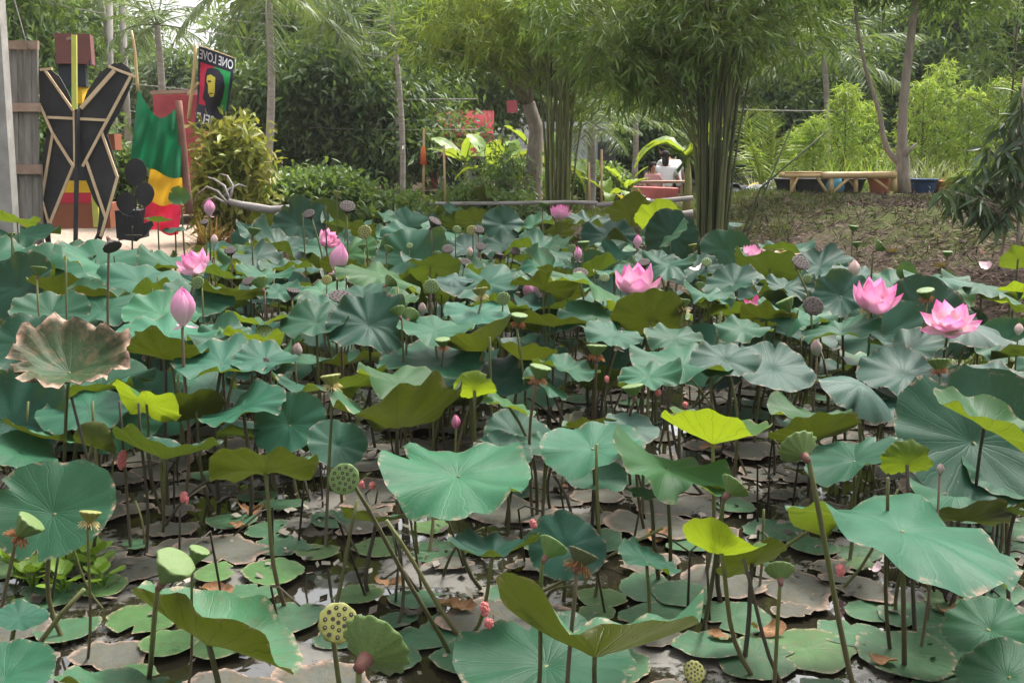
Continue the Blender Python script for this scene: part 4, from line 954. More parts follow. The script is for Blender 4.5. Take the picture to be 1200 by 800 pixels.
# ------------------------------------------------------------------ left yard
CONC = simple('concrete_gray', (.24, .22, .2), (.33, .31, .28), 5, .9, .5, 40)
PLANK = simple('weathered_plank', (.13, .115, .1), (.22, .2, .175), 6, .9, .5, 30, stretch=(4, 4, .5), objvar=.15)
RAILW = simple('rail_wood', (.26, .17, .12), (.33, .23, .17), 8, .8, .3, 40, objvar=.1)
BLACK = simple('black_plywood', (.022, .021, .022), (.04, .038, .038), 4, .7, .2, 40)
BATTEN = simple('pale_batten', (.52, .36, .21), (.6, .45, .29), 9, .8, .3, 40, objvar=.1)
def paint(name, c, r=.7): return simple(name, c, tuple(x * .85 for x in c), 6, r, .15, 40)
MAROON = paint('maroon_paint', (.17, .065, .055)); CHAR = paint('charcoal_paint', (.028, .032, .04)); LIMEP = paint('lime_paint', (.55, .55, .12))
GRNP = paint('green_paint', (.02, .13, .06)); YELP = paint('yellow_paint', (.7, .42, .02)); REDP = paint('red_paint', (.55, .03, .06)); RUSTP = paint('rust_paint', (.27, .09, .045))
POST_R = simple('redbrown_post', (.16, .07, .05), (.22, .1, .07), 6, .85, .4, 30)
BAMBO = simple('bamboo_tan', (.5, .36, .18), (.42, .28, .13), 4, .55, .15, stretch=(1, 1, .3), objvar=.12)
def slab(pts, Y, th, name, mat, parent, mi=0):
    """a board cut to an outline, standing upright at its own distance"""
    n = len(pts); A = [at(x, y, Y) for x, y in pts]; V = [a + Vector((0, -th / 2, 0)) for a in A] + [a + Vector((0, th / 2, 0)) for a in A]
    Fc = [tuple(range(n)), tuple(range(2 * n - 1, n - 1, -1))] + [((i + 1) % n, i, n + i, n + (i + 1) % n) for i in range(n)]
    mb = MB(); mb.add(V, Fc); return mb.part(name, mat, parent, smooth=False)
def bar(p0, p1, Y, w, t, name, mat, parent, Y1=None):
    mb = MB(); mb.beam(at(*p0, Y), at(*p1, Y1 or Y), w, t); return mb.part(name, mat, parent, smooth=False)
def pole(p0, p1, Y, r0, r1, name, mat, parent=None, Y1=None, wob=0.0, n=8, segs=7):
    a, b = at(*p0, Y), at(*p1, Y1 or Y); pts = []
    for i in range(segs): t_ = i / (segs - 1); pts.append(a.lerp(b, t_) + Vector((wob * math.sin(t_ * 5), 0, wob * .6 * math.sin(t_ * 8)) ))
    mb = MB(); mb.tube(pts, [lerp(r0, r1, i / (segs - 1)) for i in range(segs)], n); return mb.part(name, mat, parent)

t_ = thing('utility_pole', 'grey concrete pole leaning beside the weathered plank fence', 'pole', gat(10, 11.6))
bar((12, 275), (-10, -60), 11.6, .15, .15, 'shaft', CONC, t_)
landmark('the concrete pole', 12, 150)
t_ = thing('plank_fence', 'weathered grey plank fence panel with brown cross rails', 'fence', gat(30, 12.3))
for x0, x1 in ((9, 21), (21.4, 29), (29.4, 37), (37.4, 44.5)): slab([(x0, 58), (x1, 56 + random.uniform(-2, 2)), (x1 + 1.5, 286), (x0 + 1.5, 286)], 12.3 + random.uniform(-.008, .008), .03, 'plank', PLANK, t_)
for y0, y1, x1 in ((48, 58, 45), (121, 131, 47), (193, 204, 49), (257, 266, 49)): slab([(8, y0), (x1, y0), (x1, y1), (8, y1)], 12.24, .05, 'rail', RAILW, t_)
slab([(44, 198), (49, 198), (51, 300), (45, 300)], 12.33, .05, 'post', PLANK, t_)
pole((0, -60), (33, 58), 12.2, .006, .006, 'guy_wire', CONC, t_)
landmark('the plank fence', 30, 160)

# the painted box figure behind, and the black cut-out before it
t_ = thing('painted_box_figure', 'boxy wooden figure with maroon head, striped shirt and rust coloured base', 'statue', gat(95, 13.6))
def boxpx(x0, x1, y0, y1, Y, dep, name, mat, ry=0):
    a, b = at(x0, y1, Y), at(x1, y0, Y); mb = MB(); M = Matrix.Rotation(R_(ry), 3, 'Z')
    mb.box(Vector(((a.x + b.x) / 2, Y, (a.z + b.z) / 2)), (b.x - a.x, dep, b.z - a.z), M); return mb.part(name, mat, t_, smooth=False)
h_ = boxpx(70, 106, 41, 76, 13.6, .34, 'head', MAROON, 14)
boxpx(73, 100, 77, 102, 13.62, .26, 'neck', CHAR, 14)
boxpx(76, 90, 102, 122, 13.7, .3, 'collar', GRNP); boxpx(90.3, 101, 102, 122, 13.7, .3, 'shirt_yoke', YELP)
boxpx(72, 120, 124, 211, 13.75, .3, 'coat', CHAR)
boxpx(70, 116, 211.5, 225, 13.72, .4, 'yellow_stripe', YELP); boxpx(66, 119, 225.4, 237, 13.72, .4, 'red_stripe', REDP); boxpx(62, 135, 237.4, 266, 13.72, .42, 'base', RUSTP)
boxpx(128, 138, 157, 176, 13.9, .25, 'arm_box', RUSTP)
boxpx(110, 114, 225, 266, 13.45, .03, 'corner_strip', LIMEP)
slab([(104.6, 71), (106.4, 71.5), (106.3, 77), (104.7, 77)], 13.35, .03, 'ear', CHAR, t_)
slab([(78, 44.5), (82, 43), (89, 44.5), (89, 47), (82, 46.5), (79, 48.5)], 13.36, .03, 'bracket', RAILW, t_)
landmark('the boxy figure', 88, 60)
t_ = thing('plywood_figure', 'black winged plywood cutout braced with pale battens on a post', 'cutout', gat(90, 12.4))
slab([(95, 128), (103, 106), (117, 86), (132, 75), (143, 73.5), (152, 80), (156.5, 90), (152, 104), (141, 130), (130, 148), (126, 158), (132, 178), (138, 203), (133, 228), (128, 252), (119, 281), (113, 279), (116, 258), (117, 245), (110, 234), (100, 208), (95, 188), (93, 160)], 12.4, .02, 'wing', BLACK, t_)
slab([(88, 160), (88, 128), (80, 108), (70, 90), (60, 82), (50, 80), (46, 84), (47, 130), (57, 150), (54, 164), (49, 185), (48, 230), (50, 270), (56, 290), (60, 288), (58, 266), (68, 245), (79, 210), (87, 190)], 12.4, .02, 'wing', BLACK, t_)
pole((88, 320), (91, 126), 12.34, .027, .027, 'post', BLACK, t_)
pole((104, 296), (117, 270), 12.36, .016, .016, 'foot', BLACK, t_)
bar((87.5, 128), (87, 41), 12.3, .055, .03, 'lime_post', LIMEP, t_)
bar((86.5, 130), (87.5, 196), 12.33, .02, .02, 'batten', BATTEN, t_)
for q in [((47, 82), (61, 80.5), .026), ((53, 83), (86, 130), .026), ((95, 127), (134, 83), .045), ((127, 78), (158, 90), .026), ((153, 90), (97, 195), .03), ((56, 137.5), (126, 141), .03), ((47, 124), (62, 157), .024), ((62, 157), (87, 197), .03), ((62, 156), (49, 232), .028), ((49, 234), (57, 262), .02), ((57, 265), (86, 194), .03), ((119, 155), (137, 206), .028), ((101, 188), (124, 256), .028), ((138, 206), (118, 277), .028)]:
    bar(q[0], q[1], 12.36 - random.uniform(0, .012), q[2], .022, 'batten', BATTEN, t_)
landmark('the black winged cutout', 90, 180)
t_ = thing('leaf_cutout', 'black cutout of a plant with three rounded pads on rods', 'cutout', gat(158, 12.7))
def blob(cx, cy, rx, ry, Y, name):
    slab([(cx + rx * math.cos(a) * (1 - .22 * max(0, math.sin(a))), cy + ry * math.sin(a)) for a in np.linspace(0, 2 * math.pi, 22, endpoint=False)], Y, .02, name, BLACK, t_)
blob(159, 202, 13, 16.5, 12.7, 'pad'); blob(170, 228, 10.8, 14, 12.68, 'pad'); blob(148, 238, 11.5, 13, 12.66, 'pad')
for a, b in (((159, 218), (159, 282)), ((170, 241), (166, 275)), ((148, 250), (150, 275))): pole(a, b, 12.69, .009, .009, 'rod', BLACK, t_)
slab([(139, 246), (146, 252), (158, 254), (165, 250), (168, 262), (178, 258), (180, 264), (172, 274), (160, 283), (146, 281), (139, 282)], 12.72, .02, 'foot_panel', BLACK, t_)
mb = MB(); a = at(155, 262, 13.2); mb.box((a.x, 13.2, a.z), (.30, .3, .34)); mb.part('crate_base', CHAR, t_, smooth=False)
landmark('the black plant cutout', 158, 230)
t_ = thing('iron_cross', 'small rusty iron cross stuck in the sand by the plant cutout', 'cross', gat(155.5, 12.2))
pole((155, 292), (155, 265), 12.2, .01, .01, 'upright', STEMD, t_); pole((147.5, 276), (166, 276), 12.19, .009, .009, 'crossbar', STEMD, t_)

# tricolour cloth on its poles
t_ = thing('cloth_banner', 'draped green, yellow and red cloth hung between two posts', 'banner', gat(185, 13.0))
def cloth(tl, tr, bl, br, Y, name, mat, sag=.0, folds=5, amp=.04, nu=34, nv=26, jag=0, seed=1):
    r = random.Random(seed); V = []; ph = r.uniform(0, 6)
    for j in range(nv):
        v = j / (nv - 1)
        for i in range(nu):
            u = i / (nu - 1)
            x = lerp(lerp(tl[0], tr[0], u), lerp(bl[0], br[0], u), v); y = lerp(lerp(tl[1], tr[1], u), lerp(bl[1], br[1], u), v)
            y += sag * math.sin(math.pi * u) * (1 - v) + jag * v * math.sin(u * 9 + ph)
            d = amp * (math.sin(folds * math.pi * (u + .25 * v * (1 - u)) + ph) * (.4 + .6 * v) + .5 * math.sin(folds * 2.3 * u + 4 * v + ph)) + amp * .6 * math.sin(7 * (v + u * u))
            V.append(at(x, y, Y + d))
    Fc = [(j * nu + i, j * nu + i + 1, (j + 1) * nu + i + 1, (j + 1) * nu + i) for j in range(nv - 1) for i in range(nu - 1)]
    mb = MB(); mb.add(V, Fc); return mb.part(name, mat, t_)
def fabric(n, c): return simple(n, c, tuple(x * .9 for x in c), 3, .85, .15, 300, trans=.25, tcol=c)
cloth((162, 104), (207, 126), (152, 194), (219, 210), 13.0, 'green_cloth', fabric('cloth_green', (.012, .16, .065)), sag=22, folds=6, amp=.11, jag=3, seed=3)
cloth((176, 198), (217, 204), (170, 238), (215, 241), 13.12, 'yellow_cloth', fabric('cloth_yellow', (.72, .43, .03)), folds=4, amp=.05, jag=2, seed=5)
cloth((170, 232), (214, 236), (168, 268), (209, 276), 13.2, 'red_cloth', fabric('cloth_red', (.70, .03, .08)), folds=4, amp=.06, jag=2, seed=8)
pole((154, 36), (163, 108), 13.0, .014, .02, 'bamboo_pole', BAMBO, t_, wob=.01)
pole((209, 118), (222, 250), 13.0, .045, .05, 'post', POST_R, t_)
landmark('the three colour cloth', 185, 180)

# the flag, seen from behind: mirrored lettering
t_ = thing('flag', 'black flag with mirrored white ONE LOVE lettering over a red and green portrait', 'flag', gat(224, 14.8))
def fl(u, v, off=0.0):
    tl, tr, bl, br = (233, 54), (275, 69), (228, 150), (266, 158)
    x = 2.2 * math.sin(3.4 * v + 2 * u) * v + lerp(lerp(tl[0], tr[0], u), lerp(bl[0], br[0], u), v); y = lerp(lerp(tl[1], tr[1], u), lerp(bl[1], br[1], u), v)
    return at(x, y, 14.8 + .16 * math.sin(5 * u + 3 * v) + .09 * math.sin(9 * v + 2 * u) - off)
NAVY = fabric('flag_navy', (.022, .022, .035)); FRED = fabric('flag_red', (.62, .035, .08)); FGRN = fabric('flag_green', (.02, .34, .09)); FYEL = fabric('flag_yellow', (.66, .55, .06)); WHT = fabric('flag_white', (.75, .75, .75))
nu, nv = 20, 30; mb = MB()
mb.add([fl(i / (nu - 1), j / (nv - 1)) for j in range(nv) for i in range(nu)], [(j * nu + i, j * nu + i + 1, (j + 1) * nu + i + 1, (j + 1) * nu + i) for j in range(nv - 1) for i in range(nu - 1)])
cloth_o = mb.part('cloth', NAVY, t_)
def flpoly(pts, off, name, mat):
    import bmesh as bmm
    bm = bmm.new(); vs = [bm.verts.new((x, y, 0)) for x, y in pts]; f = bm.faces.new(vs); bmm.ops.triangulate(bm, faces=[f])
    bmm.ops.subdivide_edges(bm, edges=bm.edges[:], cuts=6, use_grid_fill=True); bm.verts.index_update()
    mb = MB(); mb.add([fl(v.co.x, v.co.y, off) for v in bm.verts], [[v.index for v in f.verts] for f in bm.faces]); bm.free()
    return mb.part(name, mat, cloth_o, origin=wpos(cloth_o), smooth=False)
flpoly([(.06, .19), (.45, .19), (.45, .70), (.06, .70)], .010, 'red_field', FRED)
flpoly([(.452, .19), (.92, .19), (.92, .70), (.452, .70)], .010, 'green_field', FGRN)
flpoly([(.20, .33), (.26, .24), (.40, .21), (.58, .21), (.72, .27), (.80, .40), (.78, .55), (.72, .66), (.70, .74), (.30, .74), (.26, .66), (.16, .62), (.20, .5)], .022, 'hair_print', NAVY)
flpoly([(.26, .33), (.36, .30), (.50, .32), (.50, .40), (.44, .42), (.43, .48), (.52, .5), (.5, .56), (.40, .58), (.32, .53), (.30, .44), (.25, .40)], .034, 'face_print', FYEL)
flpoly([(.28, .385), (.38, .375), (.39, .395), (.29, .405)], .044, 'eye_print', NAVY); flpoly([(.36, .53), (.46, .52), (.46, .535), (.36, .545)], .044, 'mouth_print', NAVY)
def fltext(txt, u0, u1, v0, v1):
    c = bpy.data.curves.new('t', 'FONT'); c.body = txt; c.offset = .018; o = bpy.data.objects.new('t', c); COL.objects.link(o)
    bpy.context.view_layer.update(); me = o.evaluated_get(bpy.context.evaluated_depsgraph_get()).to_mesh()
    co = np.array([v.co[:] for v in me.vertices]); Fc = [list(p.vertices) for p in me.polygons]; mn, mx = co.min(0), co.max(0)
    uu = u1 - (co[:, 0] - mn[0]) / (mx[0] - mn[0]) * (u1 - u0); vv = v1 - (co[:, 1] - mn[1]) / (mx[1] - mn[1]) * (v1 - v0)
    mb = MB(); mb.add([fl(a, b, .014) for a, b in zip(uu, vv)], Fc); o.to_mesh_clear(); bpy.data.objects.remove(o); bpy.data.curves.remove(c)
    return mb.part('lettering', WHT, cloth_o, origin=wpos(cloth_o), smooth=False)
fltext('ONE LOVE', .03, .97, .03, .15); fltext('SELF', .04, .62, .80, .93)
pole((229, 53), (222, 140), 14.85, .022, .026, 'bamboo_pole', BAMBO, t_, wob=.01); pole((220, 112), (233, 97), 14.86, .018, .018, 'brace', BAMBO, t_)
pole((231, 52), (276, 69), 14.83, .007, .007, 'hanging_rod', BAMBO, t_); pole((276, 70), (276, 86), 14.8, .005, .005, 'tie', WHT, t_)
landmark('the flag', 250, 100)
t_ = thing('wooden_shed', 'pinkish red boarded shed behind the three colour cloth', 'shed', gat(210, 17))
PINKB = simple('red_board', (.36, .07, .08), (.28, .05, .06), 5, .8, .2, 30, objvar=.12)
for i in range(11):
    y = 112 + i * 9; slab([(186, y), (236, y - 1), (236, y + 8.4), (186, y + 9.2)], 17 + random.uniform(-.01, .01), .04, 'board', PINKB, t_)
mb = MB(); a, b = at(186, 108, 17.6), at(236, 250, 17.6); mb.box(((a.x + b.x) / 2, 18.0, (a.z + b.z) / 2), (b.x - a.x, 1.4, a.z - b.z)); mb.part('wall', PINKB, t_, smooth=False)
mb = MB(); mb.beam(at(180, 109, 16.7) , at(240, 107, 16.7), .05, .3); mb.part('eave', RAILW, t_, smooth=False)

# driftwood rail, bamboo rails, low fence sticks
DRIFT = simple('driftwood', (.2, .18, .165), (.33, .3, .28), 6, .9, .5, 30, stretch=(.5, 3, 3))
t_ = thing('driftwood_branch', 'thick grey driftwood branch lying as a rail behind the leaves', 'branch', gat(320, 13.4))
mb = MB(); mb.tube([at(x, y, 13.4) for x, y in ((268, 236), (283, 240), (300, 243), (318, 246), (338, 244), (362, 239))], [.035, .045, .05, .05, .045, .03], 9); mb.part('limb', DRIFT, t_)
for k, pl in enumerate([[(268, 238), (256, 224), (244, 219), (233, 227), (227, 237)], [(270, 236), (263, 218), (252, 210), (243, 208)], [(266, 239), (252, 231), (241, 235), (236, 241)], [(269, 235), (273, 217), (265, 206), (258, 204)], [(262, 230), (268, 222), (280, 216), (288, 219)]]):
    mb = MB(); mb.tube([at(x + random.uniform(-1.5, 1.5), y, 13.4 + .05 * i + .04 * k) for i, (x, y) in enumerate(pl)], [.02, .016, .012, .008, .004][:len(pl)], 6); mb.part('twig', DRIFT, t_)
landmark('the driftwood branch', 320, 242)
BARK = simple('gray_bark', (.20, .165, .135), (.30, .25, .2), 7, .9, .6, 40, stretch=(3, 3, .8))
def rail(pts, Y, r, label, lm=None):
    mb = MB(); mb.tube([at(x, y, Y) for x, y in pts], r, 8); o = mb.mesh('bamboo_rail', DRIFT, at(*pts[0], Y)); o = ob('bamboo_rail', o, None, at(*pts[0], Y)); tag(o, label, 'rail', 'horizontal bamboo rails along the far shore')
    if lm: landmark(lm, *pts[len(pts) // 2])
rail([(428, 238), (520, 239), (600, 238), (668, 237), (700, 238)], 16.4, .032, 'long pale bamboo rail behind the pond passing the tree trunk', 'the long bamboo rail')
rail([(700, 240), (760, 237), (812, 232)], 16.0, .04, 'bamboo rail ending at the bamboo clump before the seated people')
rail([(715, 263), (760, 256), (812, 249)], 15.2, .045, 'lower pale log below the rail left of the bamboo clump')
rail([(480, 262), (560, 262), (640, 260)], 16.0, .03, 'lower bamboo rail half hidden by leaves at the back')
for i, (x, y0) in enumerate([(497, 150), (705, 175), (690, 190), (520, 170)]):
    t_ = ob('bamboo_stake', None); bpy.data.objects.remove(t_)
    a = at(x, y0, 16.6); mb = MB(); mb.tube([a, at(x - 1 + i, 245, 16.6)], .018, 6); o = ob('bamboo_stake', mb.mesh('bamboo_stake', BAMBO, a), None, a)
    tag(o, ['upright stake with an orange wrapped middle left of the banana plants', 'thin stake leaning before the pale house', 'short thin stake left of the leaning one', 'thin bamboo stake among dark shrubs'][i], 'stake', 'thin upright stakes')
o = ob('orange_pennant', mesh_from('orange_pennant', [(-.03, 0, 0), (.03, 0, 0), (.05, -.02, -.28), (-.05, -.03, -.26), (-.03, .02, 0), (.03, .02, 0), (.05, .01, -.28), (-.05, .01, -.26)], [(0, 1, 2, 3), (4, 7, 6, 5), (0, 3, 7, 4), (1, 5, 6, 2), (3, 2, 6, 7), (0, 4, 5, 1)], [fabric('orange_cloth', (.75, .17, .06))]), None, at(496, 172, 16.55))
tag(o, 'small orange cloth tied to a stake left of the banana plants', 'cloth')
# ------------------------------------------------------------------ foliage
def folmat(name, a, b, trans=.3, tcol=(.25, .36, .03), island=.35, rough=.5, spec=.35):
    return simple(name, a, b, 1.2, rough, 0, spec=spec, island=island, trans=trans, tcol=tcol, lo=.35, hi=.65)
BAMD = folmat('bamboo_leaf_shaded', (.062, .115, .024), (.12, .175, .04))  # same kind as the lighter bamboo; the clump's shade is put into this darker colour
BAML = folmat('bamboo_leaf_light', (.12, .20, .03), (.23, .31, .05), .4, tcol=(.36, .44, .04))
BROD = folmat('broadleaf_dark', (.055, .105, .04), (.105, .16, .06), .32)
BROM = folmat('broadleaf_mid', (.07, .135, .036), (.13, .2, .052), .34)
BROB = folmat('broadleaf_blue', (.07, .11, .07), (.13, .175, .105), .32)
CROT = folmat('croton_leaf', (.17, .21, .03), (.26, .25, .05), .3, tcol=(.4, .4, .04))
LIMEL = folmat('lime_leaf', (.17, .29, .04), (.28, .38, .06), .4, tcol=(.4, .5, .05))
MANGO = folmat('mango_leaf', (.028, .06, .022), (.05, .085, .03), .12, rough=.4)
PALMF = folmat('palm_leaf', (.075, .12, .05), (.15, .2, .08), .32)
PALMB = folmat('palm_leaf_bright', (.16, .25, .03), (.22, .3, .05), .4)
BANAN = simple('banana_leaf', (.12, .235, .03), (.19, .29, .04), 3, .45, .2, 20, trans=.4, tcol=(.5, .55, .03), objvar=.2)
BANAY = simple('banana_yellow', (.6, .5, .04), (.5, .45, .05), 3, .5, .2, 20, trans=.3, tcol=(.6, .5, .03))
GRASSM = folmat('grass_blade', (.10, .15, .03), (.20, .21, .07), .25)
GRASSD = folmat('grass_turf', (.02, .034, .005), (.07, .085, .015), .2, island=.5)
TWIGM = simple('dry_twig', (.03, .02, .015), (.19, .14, .10), 5, .9, .3, island=.6)
CULM = simple('bamboo_culm', (.09, .115, .03), (.16, .15, .06), 4, .5, .15, stretch=(2, 2, .5), objvar=.35)
CULMD = simple('bamboo_culm_dark', (.045, .06, .02), (.09, .09, .035), 4, .5, .15, stretch=(2, 2, .5), objvar=.35)

def leafcloud(name, mat, P, D, L, Wd, rng, fold=.25, droop=0.0):
    """P base points, D directions; each leaf a folded four point blade of its own"""
    n = len(P); D = D / np.linalg.norm(D, axis=1, keepdims=True)
    U = rng.normal(size=(n, 3)); U[:, 2] *= .5; Sd = np.cross(D, U + np.array([0, 0, 1.2])); Sd /= np.linalg.norm(Sd, axis=1, keepdims=True) + 1e-9
    Nn = np.cross(Sd, D)
    l = (L * rng.uniform(.65, 1.2, n))[:, None]; w = (Wd * rng.uniform(.7, 1.2, n))[:, None]
    mid = P + D * l * .42; dz = np.array([0, 0, -1.0]) * l * droop
    V = np.stack([P, mid + Sd * w * .5 + Nn * w * fold + dz * .25, P + D * l + dz, mid - Sd * w * .5 + Nn * w * fold + dz * .25], 1).reshape(-1, 3)
    a = np.arange(n) * 4
    Fc = np.concatenate([np.stack([a, a + 1, a + 2], 1), np.stack([a, a + 2, a + 3], 1)])
    me = bpy.data.meshes.new(name); me.vertices.add(len(V)); me.vertices.foreach_set('co', V.astype(np.float32).ravel())
    me.loops.add(len(Fc) * 3); me.loops.foreach_set('vertex_index', Fc.astype(np.int32).ravel())
    me.polygons.add(len(Fc)); me.polygons.foreach_set('loop_start', (np.arange(len(Fc)) * 3).astype(np.int32)); me.polygons.foreach_set('loop_total', np.full(len(Fc), 3, dtype=np.int32))
    me.materials.append(mat); me.update(calc_edges=True); return me
def clumps_in(blobs, n, rng, shell=.55):
    """points spread through ellipsoids (cx,cy,cz,rx,ry,rz), denser near the outside"""
    w = np.array([b[3] * b[4] * b[5] for b in blobs]) ** .7; w = w / w.sum(); k = rng.choice(len(blobs), n, p=w); Bb = np.array(blobs)[k]
    d = rng.normal(size=(n, 3)); d /= np.linalg.norm(d, axis=1, keepdims=True); r = rng.uniform(shell, 1, n)[:, None] ** .8
    return Bb[:, :3] + d * Bb[:, 3:] * r, d
def broad_crown(name, mat, blobs, ncl, per, L, Wd, seed, spread=.22, droop=.35, shell=.45):
    rng = np.random.default_rng(seed); C, d = clumps_in(blobs, ncl, rng, shell)
    P = np.repeat(C, per, 0) + rng.normal(size=(ncl * per, 3)) * spread * np.array([1, 1, .7])
    D = np.repeat(d, per, 0) * .5 + rng.normal(size=(ncl * per, 3)) * .8 + np.array([0, 0, -droop])
    return leafcloud(name, mat, P, D, L, Wd, rng, droop=.15)
def limbs(mb, base, blobs, r, fork, rng, n=6):
    base = Vector(base); top = Vector(fork)
    pts = [base.lerp(top, i / 5) + Vector((rng.normal() * r * .5, rng.normal() * r * .5, 0)) * (1 if 0 < i < 5 else 0) for i in range(6)]
    mb.tube(pts, [lerp(r * 1.25, r * .75, i / 5) for i in range(6)], 9)
    for b in blobs[:n]:
        e = Vector(b[:3]); k = pts[-1].lerp(e, .5) + Vector((rng.normal() * .15, rng.normal() * .15, .1)); mb.tube([pts[-1], k, e], [r * .55, r * .35, r * .12], 6)
def tree(label, p, h, blobs, mat, ncl, per, L, Wd, r, seed, fork=.5, group=None, name='broadleaf_tree', cat='tree', droop=.35, spread=.22, bark=None, share=None, lm=None, shell=.45, rz=0):
    """blobs are relative to the foot of the trunk"""
    t_ = thing(name, label, cat, p, group); t_.rotation_euler = (0, 0, rz); rng = np.random.default_rng(seed)
    if share: tm, cm = share
    else:
        mb = MB(); limbs(mb, (0, 0, -.3), blobs, r, (rng.normal() * .1, rng.normal() * .1, h * fork), rng); tm = mb.mesh('trunk', bark or BARK)
        cm = broad_crown('crown', mat, blobs, ncl, per, L, Wd, seed, spread, droop, shell)
    ob('trunk', tm, t_); c = ob('crown', cm, t_); c['kind'] = 'stuff'
    if lm: landmark(lm, *pix(Vector(p) + Vector((0, 0, h * .5))))
    return t_, (tm, cm)

# ---- bamboo
def bamboo(label, p, nculm, Rc, hh, blobs, mat, nspray, L, Wd, seed, dark=False, lm=None, lean=.17, strays=()):
    t_ = thing('bamboo_clump', label, 'bamboo', p); rng = np.random.default_rng(seed)
    for i in range(nculm):
        a = 2.4 * i; rr = Rc * math.sqrt((i + .5) / nculm); x, y = rr * math.cos(a), rr * math.sin(a)
        hgt = hh * rng.uniform(.75, 1.1); lx, ly = x / Rc * lean * rng.uniform(.4, 1.3) + rng.normal() * .1, y / Rc * lean * rng.uniform(.4, 1.3)
        r0 = rng.uniform(.016, .03); pts, rad = [], []; nn = 12
        for k in range(nn):
            q = k / (nn - 1); b = q ** 2.2
            pts.append((x + lx * (b * 2 + .12 * q), y + ly * (b * 2 + .12 * q), -.1 + hgt * q)); rad.append(r0 * (1.1 - .7 * q) * (1.0 if k % 2 else 1.08))
        mb = MB(); mb.tube(pts, rad, 7); ob('culm', mb.mesh('culm', CULMD if (dark and i % 3) else CULM), t_)
    for (dx, dz, x1, z1) in strays:
        mb = MB(); mb.tube([(0, -.1, 0), (dx, -.2, dz), (x1, -.3, z1)], [.016, .013, .008], 6); ob('culm', mb.mesh('culm', CULMD), t_)
    blobs = list(blobs) + [(b_[0] + rng.normal() * b_[3] * .9, b_[1] + rng.normal() * .3, b_[2] + rng.normal() * .45, b_[3] * .38, b_[4] * .4, b_[5] * .3) for b_ in blobs for _ in range(3)]
    C, d = clumps_in(blobs, nspray, rng, .3); per = 7
    base_dir = d * .7 + rng.normal(size=d.shape) * .6 + np.array([0, 0, -.45]); base_dir /= np.linalg.norm(base_dir, axis=1, keepdims=True)
    P = np.repeat(C, per, 0) + np.repeat(base_dir, per, 0) * (np.tile(np.arange(per), nspray)[:, None] * .035)
    D = np.repeat(base_dir, per, 0) + rng.normal(size=(nspray * per, 3)) * .45
    c = ob('crown', leafcloud('crown', mat, P, D, L, Wd, rng, .15, .12), t_); c['kind'] = 'stuff'
    k = 140; mb = MB()
    for i in range(k):
        e = Vector(C[i * (nspray // k)]); s_ = Vector((e.x * .25, e.y * .25, max(1.0, e.z - .7))); mb.tube([s_, s_.lerp(e, .5) + Vector((0, 0, .12)), e], [.009, .007, .003], 4, cap=False)
    ob('twigs', mb.mesh('twigs', CULM), t_)['kind'] = 'stuff'
    if lm: landmark(lm, *pix(Vector(p) + Vector((0, 0, 1))))
bb = Vector(at(832, 300, 12.2)); bb.z = gz(bb.x, bb.y)
bamboo('tall bamboo clump with dense dark crown standing at the bank foot', bb, 30, .16, 4.7, [(-.1, 0, 3.35, 1.0, .9, .75), (-.95, .1, 3.15, .72, .8, .7), (.75, .1, 3.3, .65, .7, .6), (.2, 0, 4.0, 1.3, 1.1, .7), (-1.3, 0, 3.45, .7, .8, .7), (-.75, .2, 2.85, .35, .5, .4)],
       BAMD, 2150, .19, .022, 5, True, 'the dark bamboo clump', strays=((.38, 1.0, .8, 2.2), (.5, 1.5, 1.15, 2.1)))
b2 = gat(655, 17.0); b2.z = gz(b2.x, b2.y)
bamboo('lighter bamboo clump with spreading crown behind the long bamboo rail', b2, 24, .2, 4.3, [(-.3, 0, 3.25, .9, .9, .7), (-1.25, -.2, 3.3, .85, .9, .75), (.5, 0, 3.25, .8, .9, .65), (-.6, 0, 3.6, 1.5, 1.1, .7), (.9, -.3, 2.75, .5, .7, .6), (1.5, -.1, 3.3, .8, .8, .8)],
       BAML, 1750, .21, .025, 8, False, 'the lighter bamboo clump')
# ---- the trunk beside it, and the big leafy tree over it
tp = gat(622, 18.4)
mb = MB(); rng = np.random.default_rng(3)
tree('stout grey trunked tree with fine leaves left of the lighter bamboo', tp, 4.5, [(-.8, .2, 3.5, 1.3, 1.0, 1.0), (-1.5, 0, 3.1, .8, .9, .7), (.1, .3, 3.9, 1.2, 1.0, .8), (-.4, 0, 2.7, .6, .7, .4)], BROM, 560, 26, .13, .035, .15, 31, .42, droop=.5, spread=.2, lm='the stout trunk')
tree('small dark stemmed tree with glossy hanging leaves among the bananas', gat(592, 18.0), 1.2, [(0, 0, .85, .22, .22, .3), (-.15, 0, .6, .2, .2, .2), (.12, 0, .5, .2, .2, .25)], BROD, 46, 22, .15, .04, .08, 32, .5)

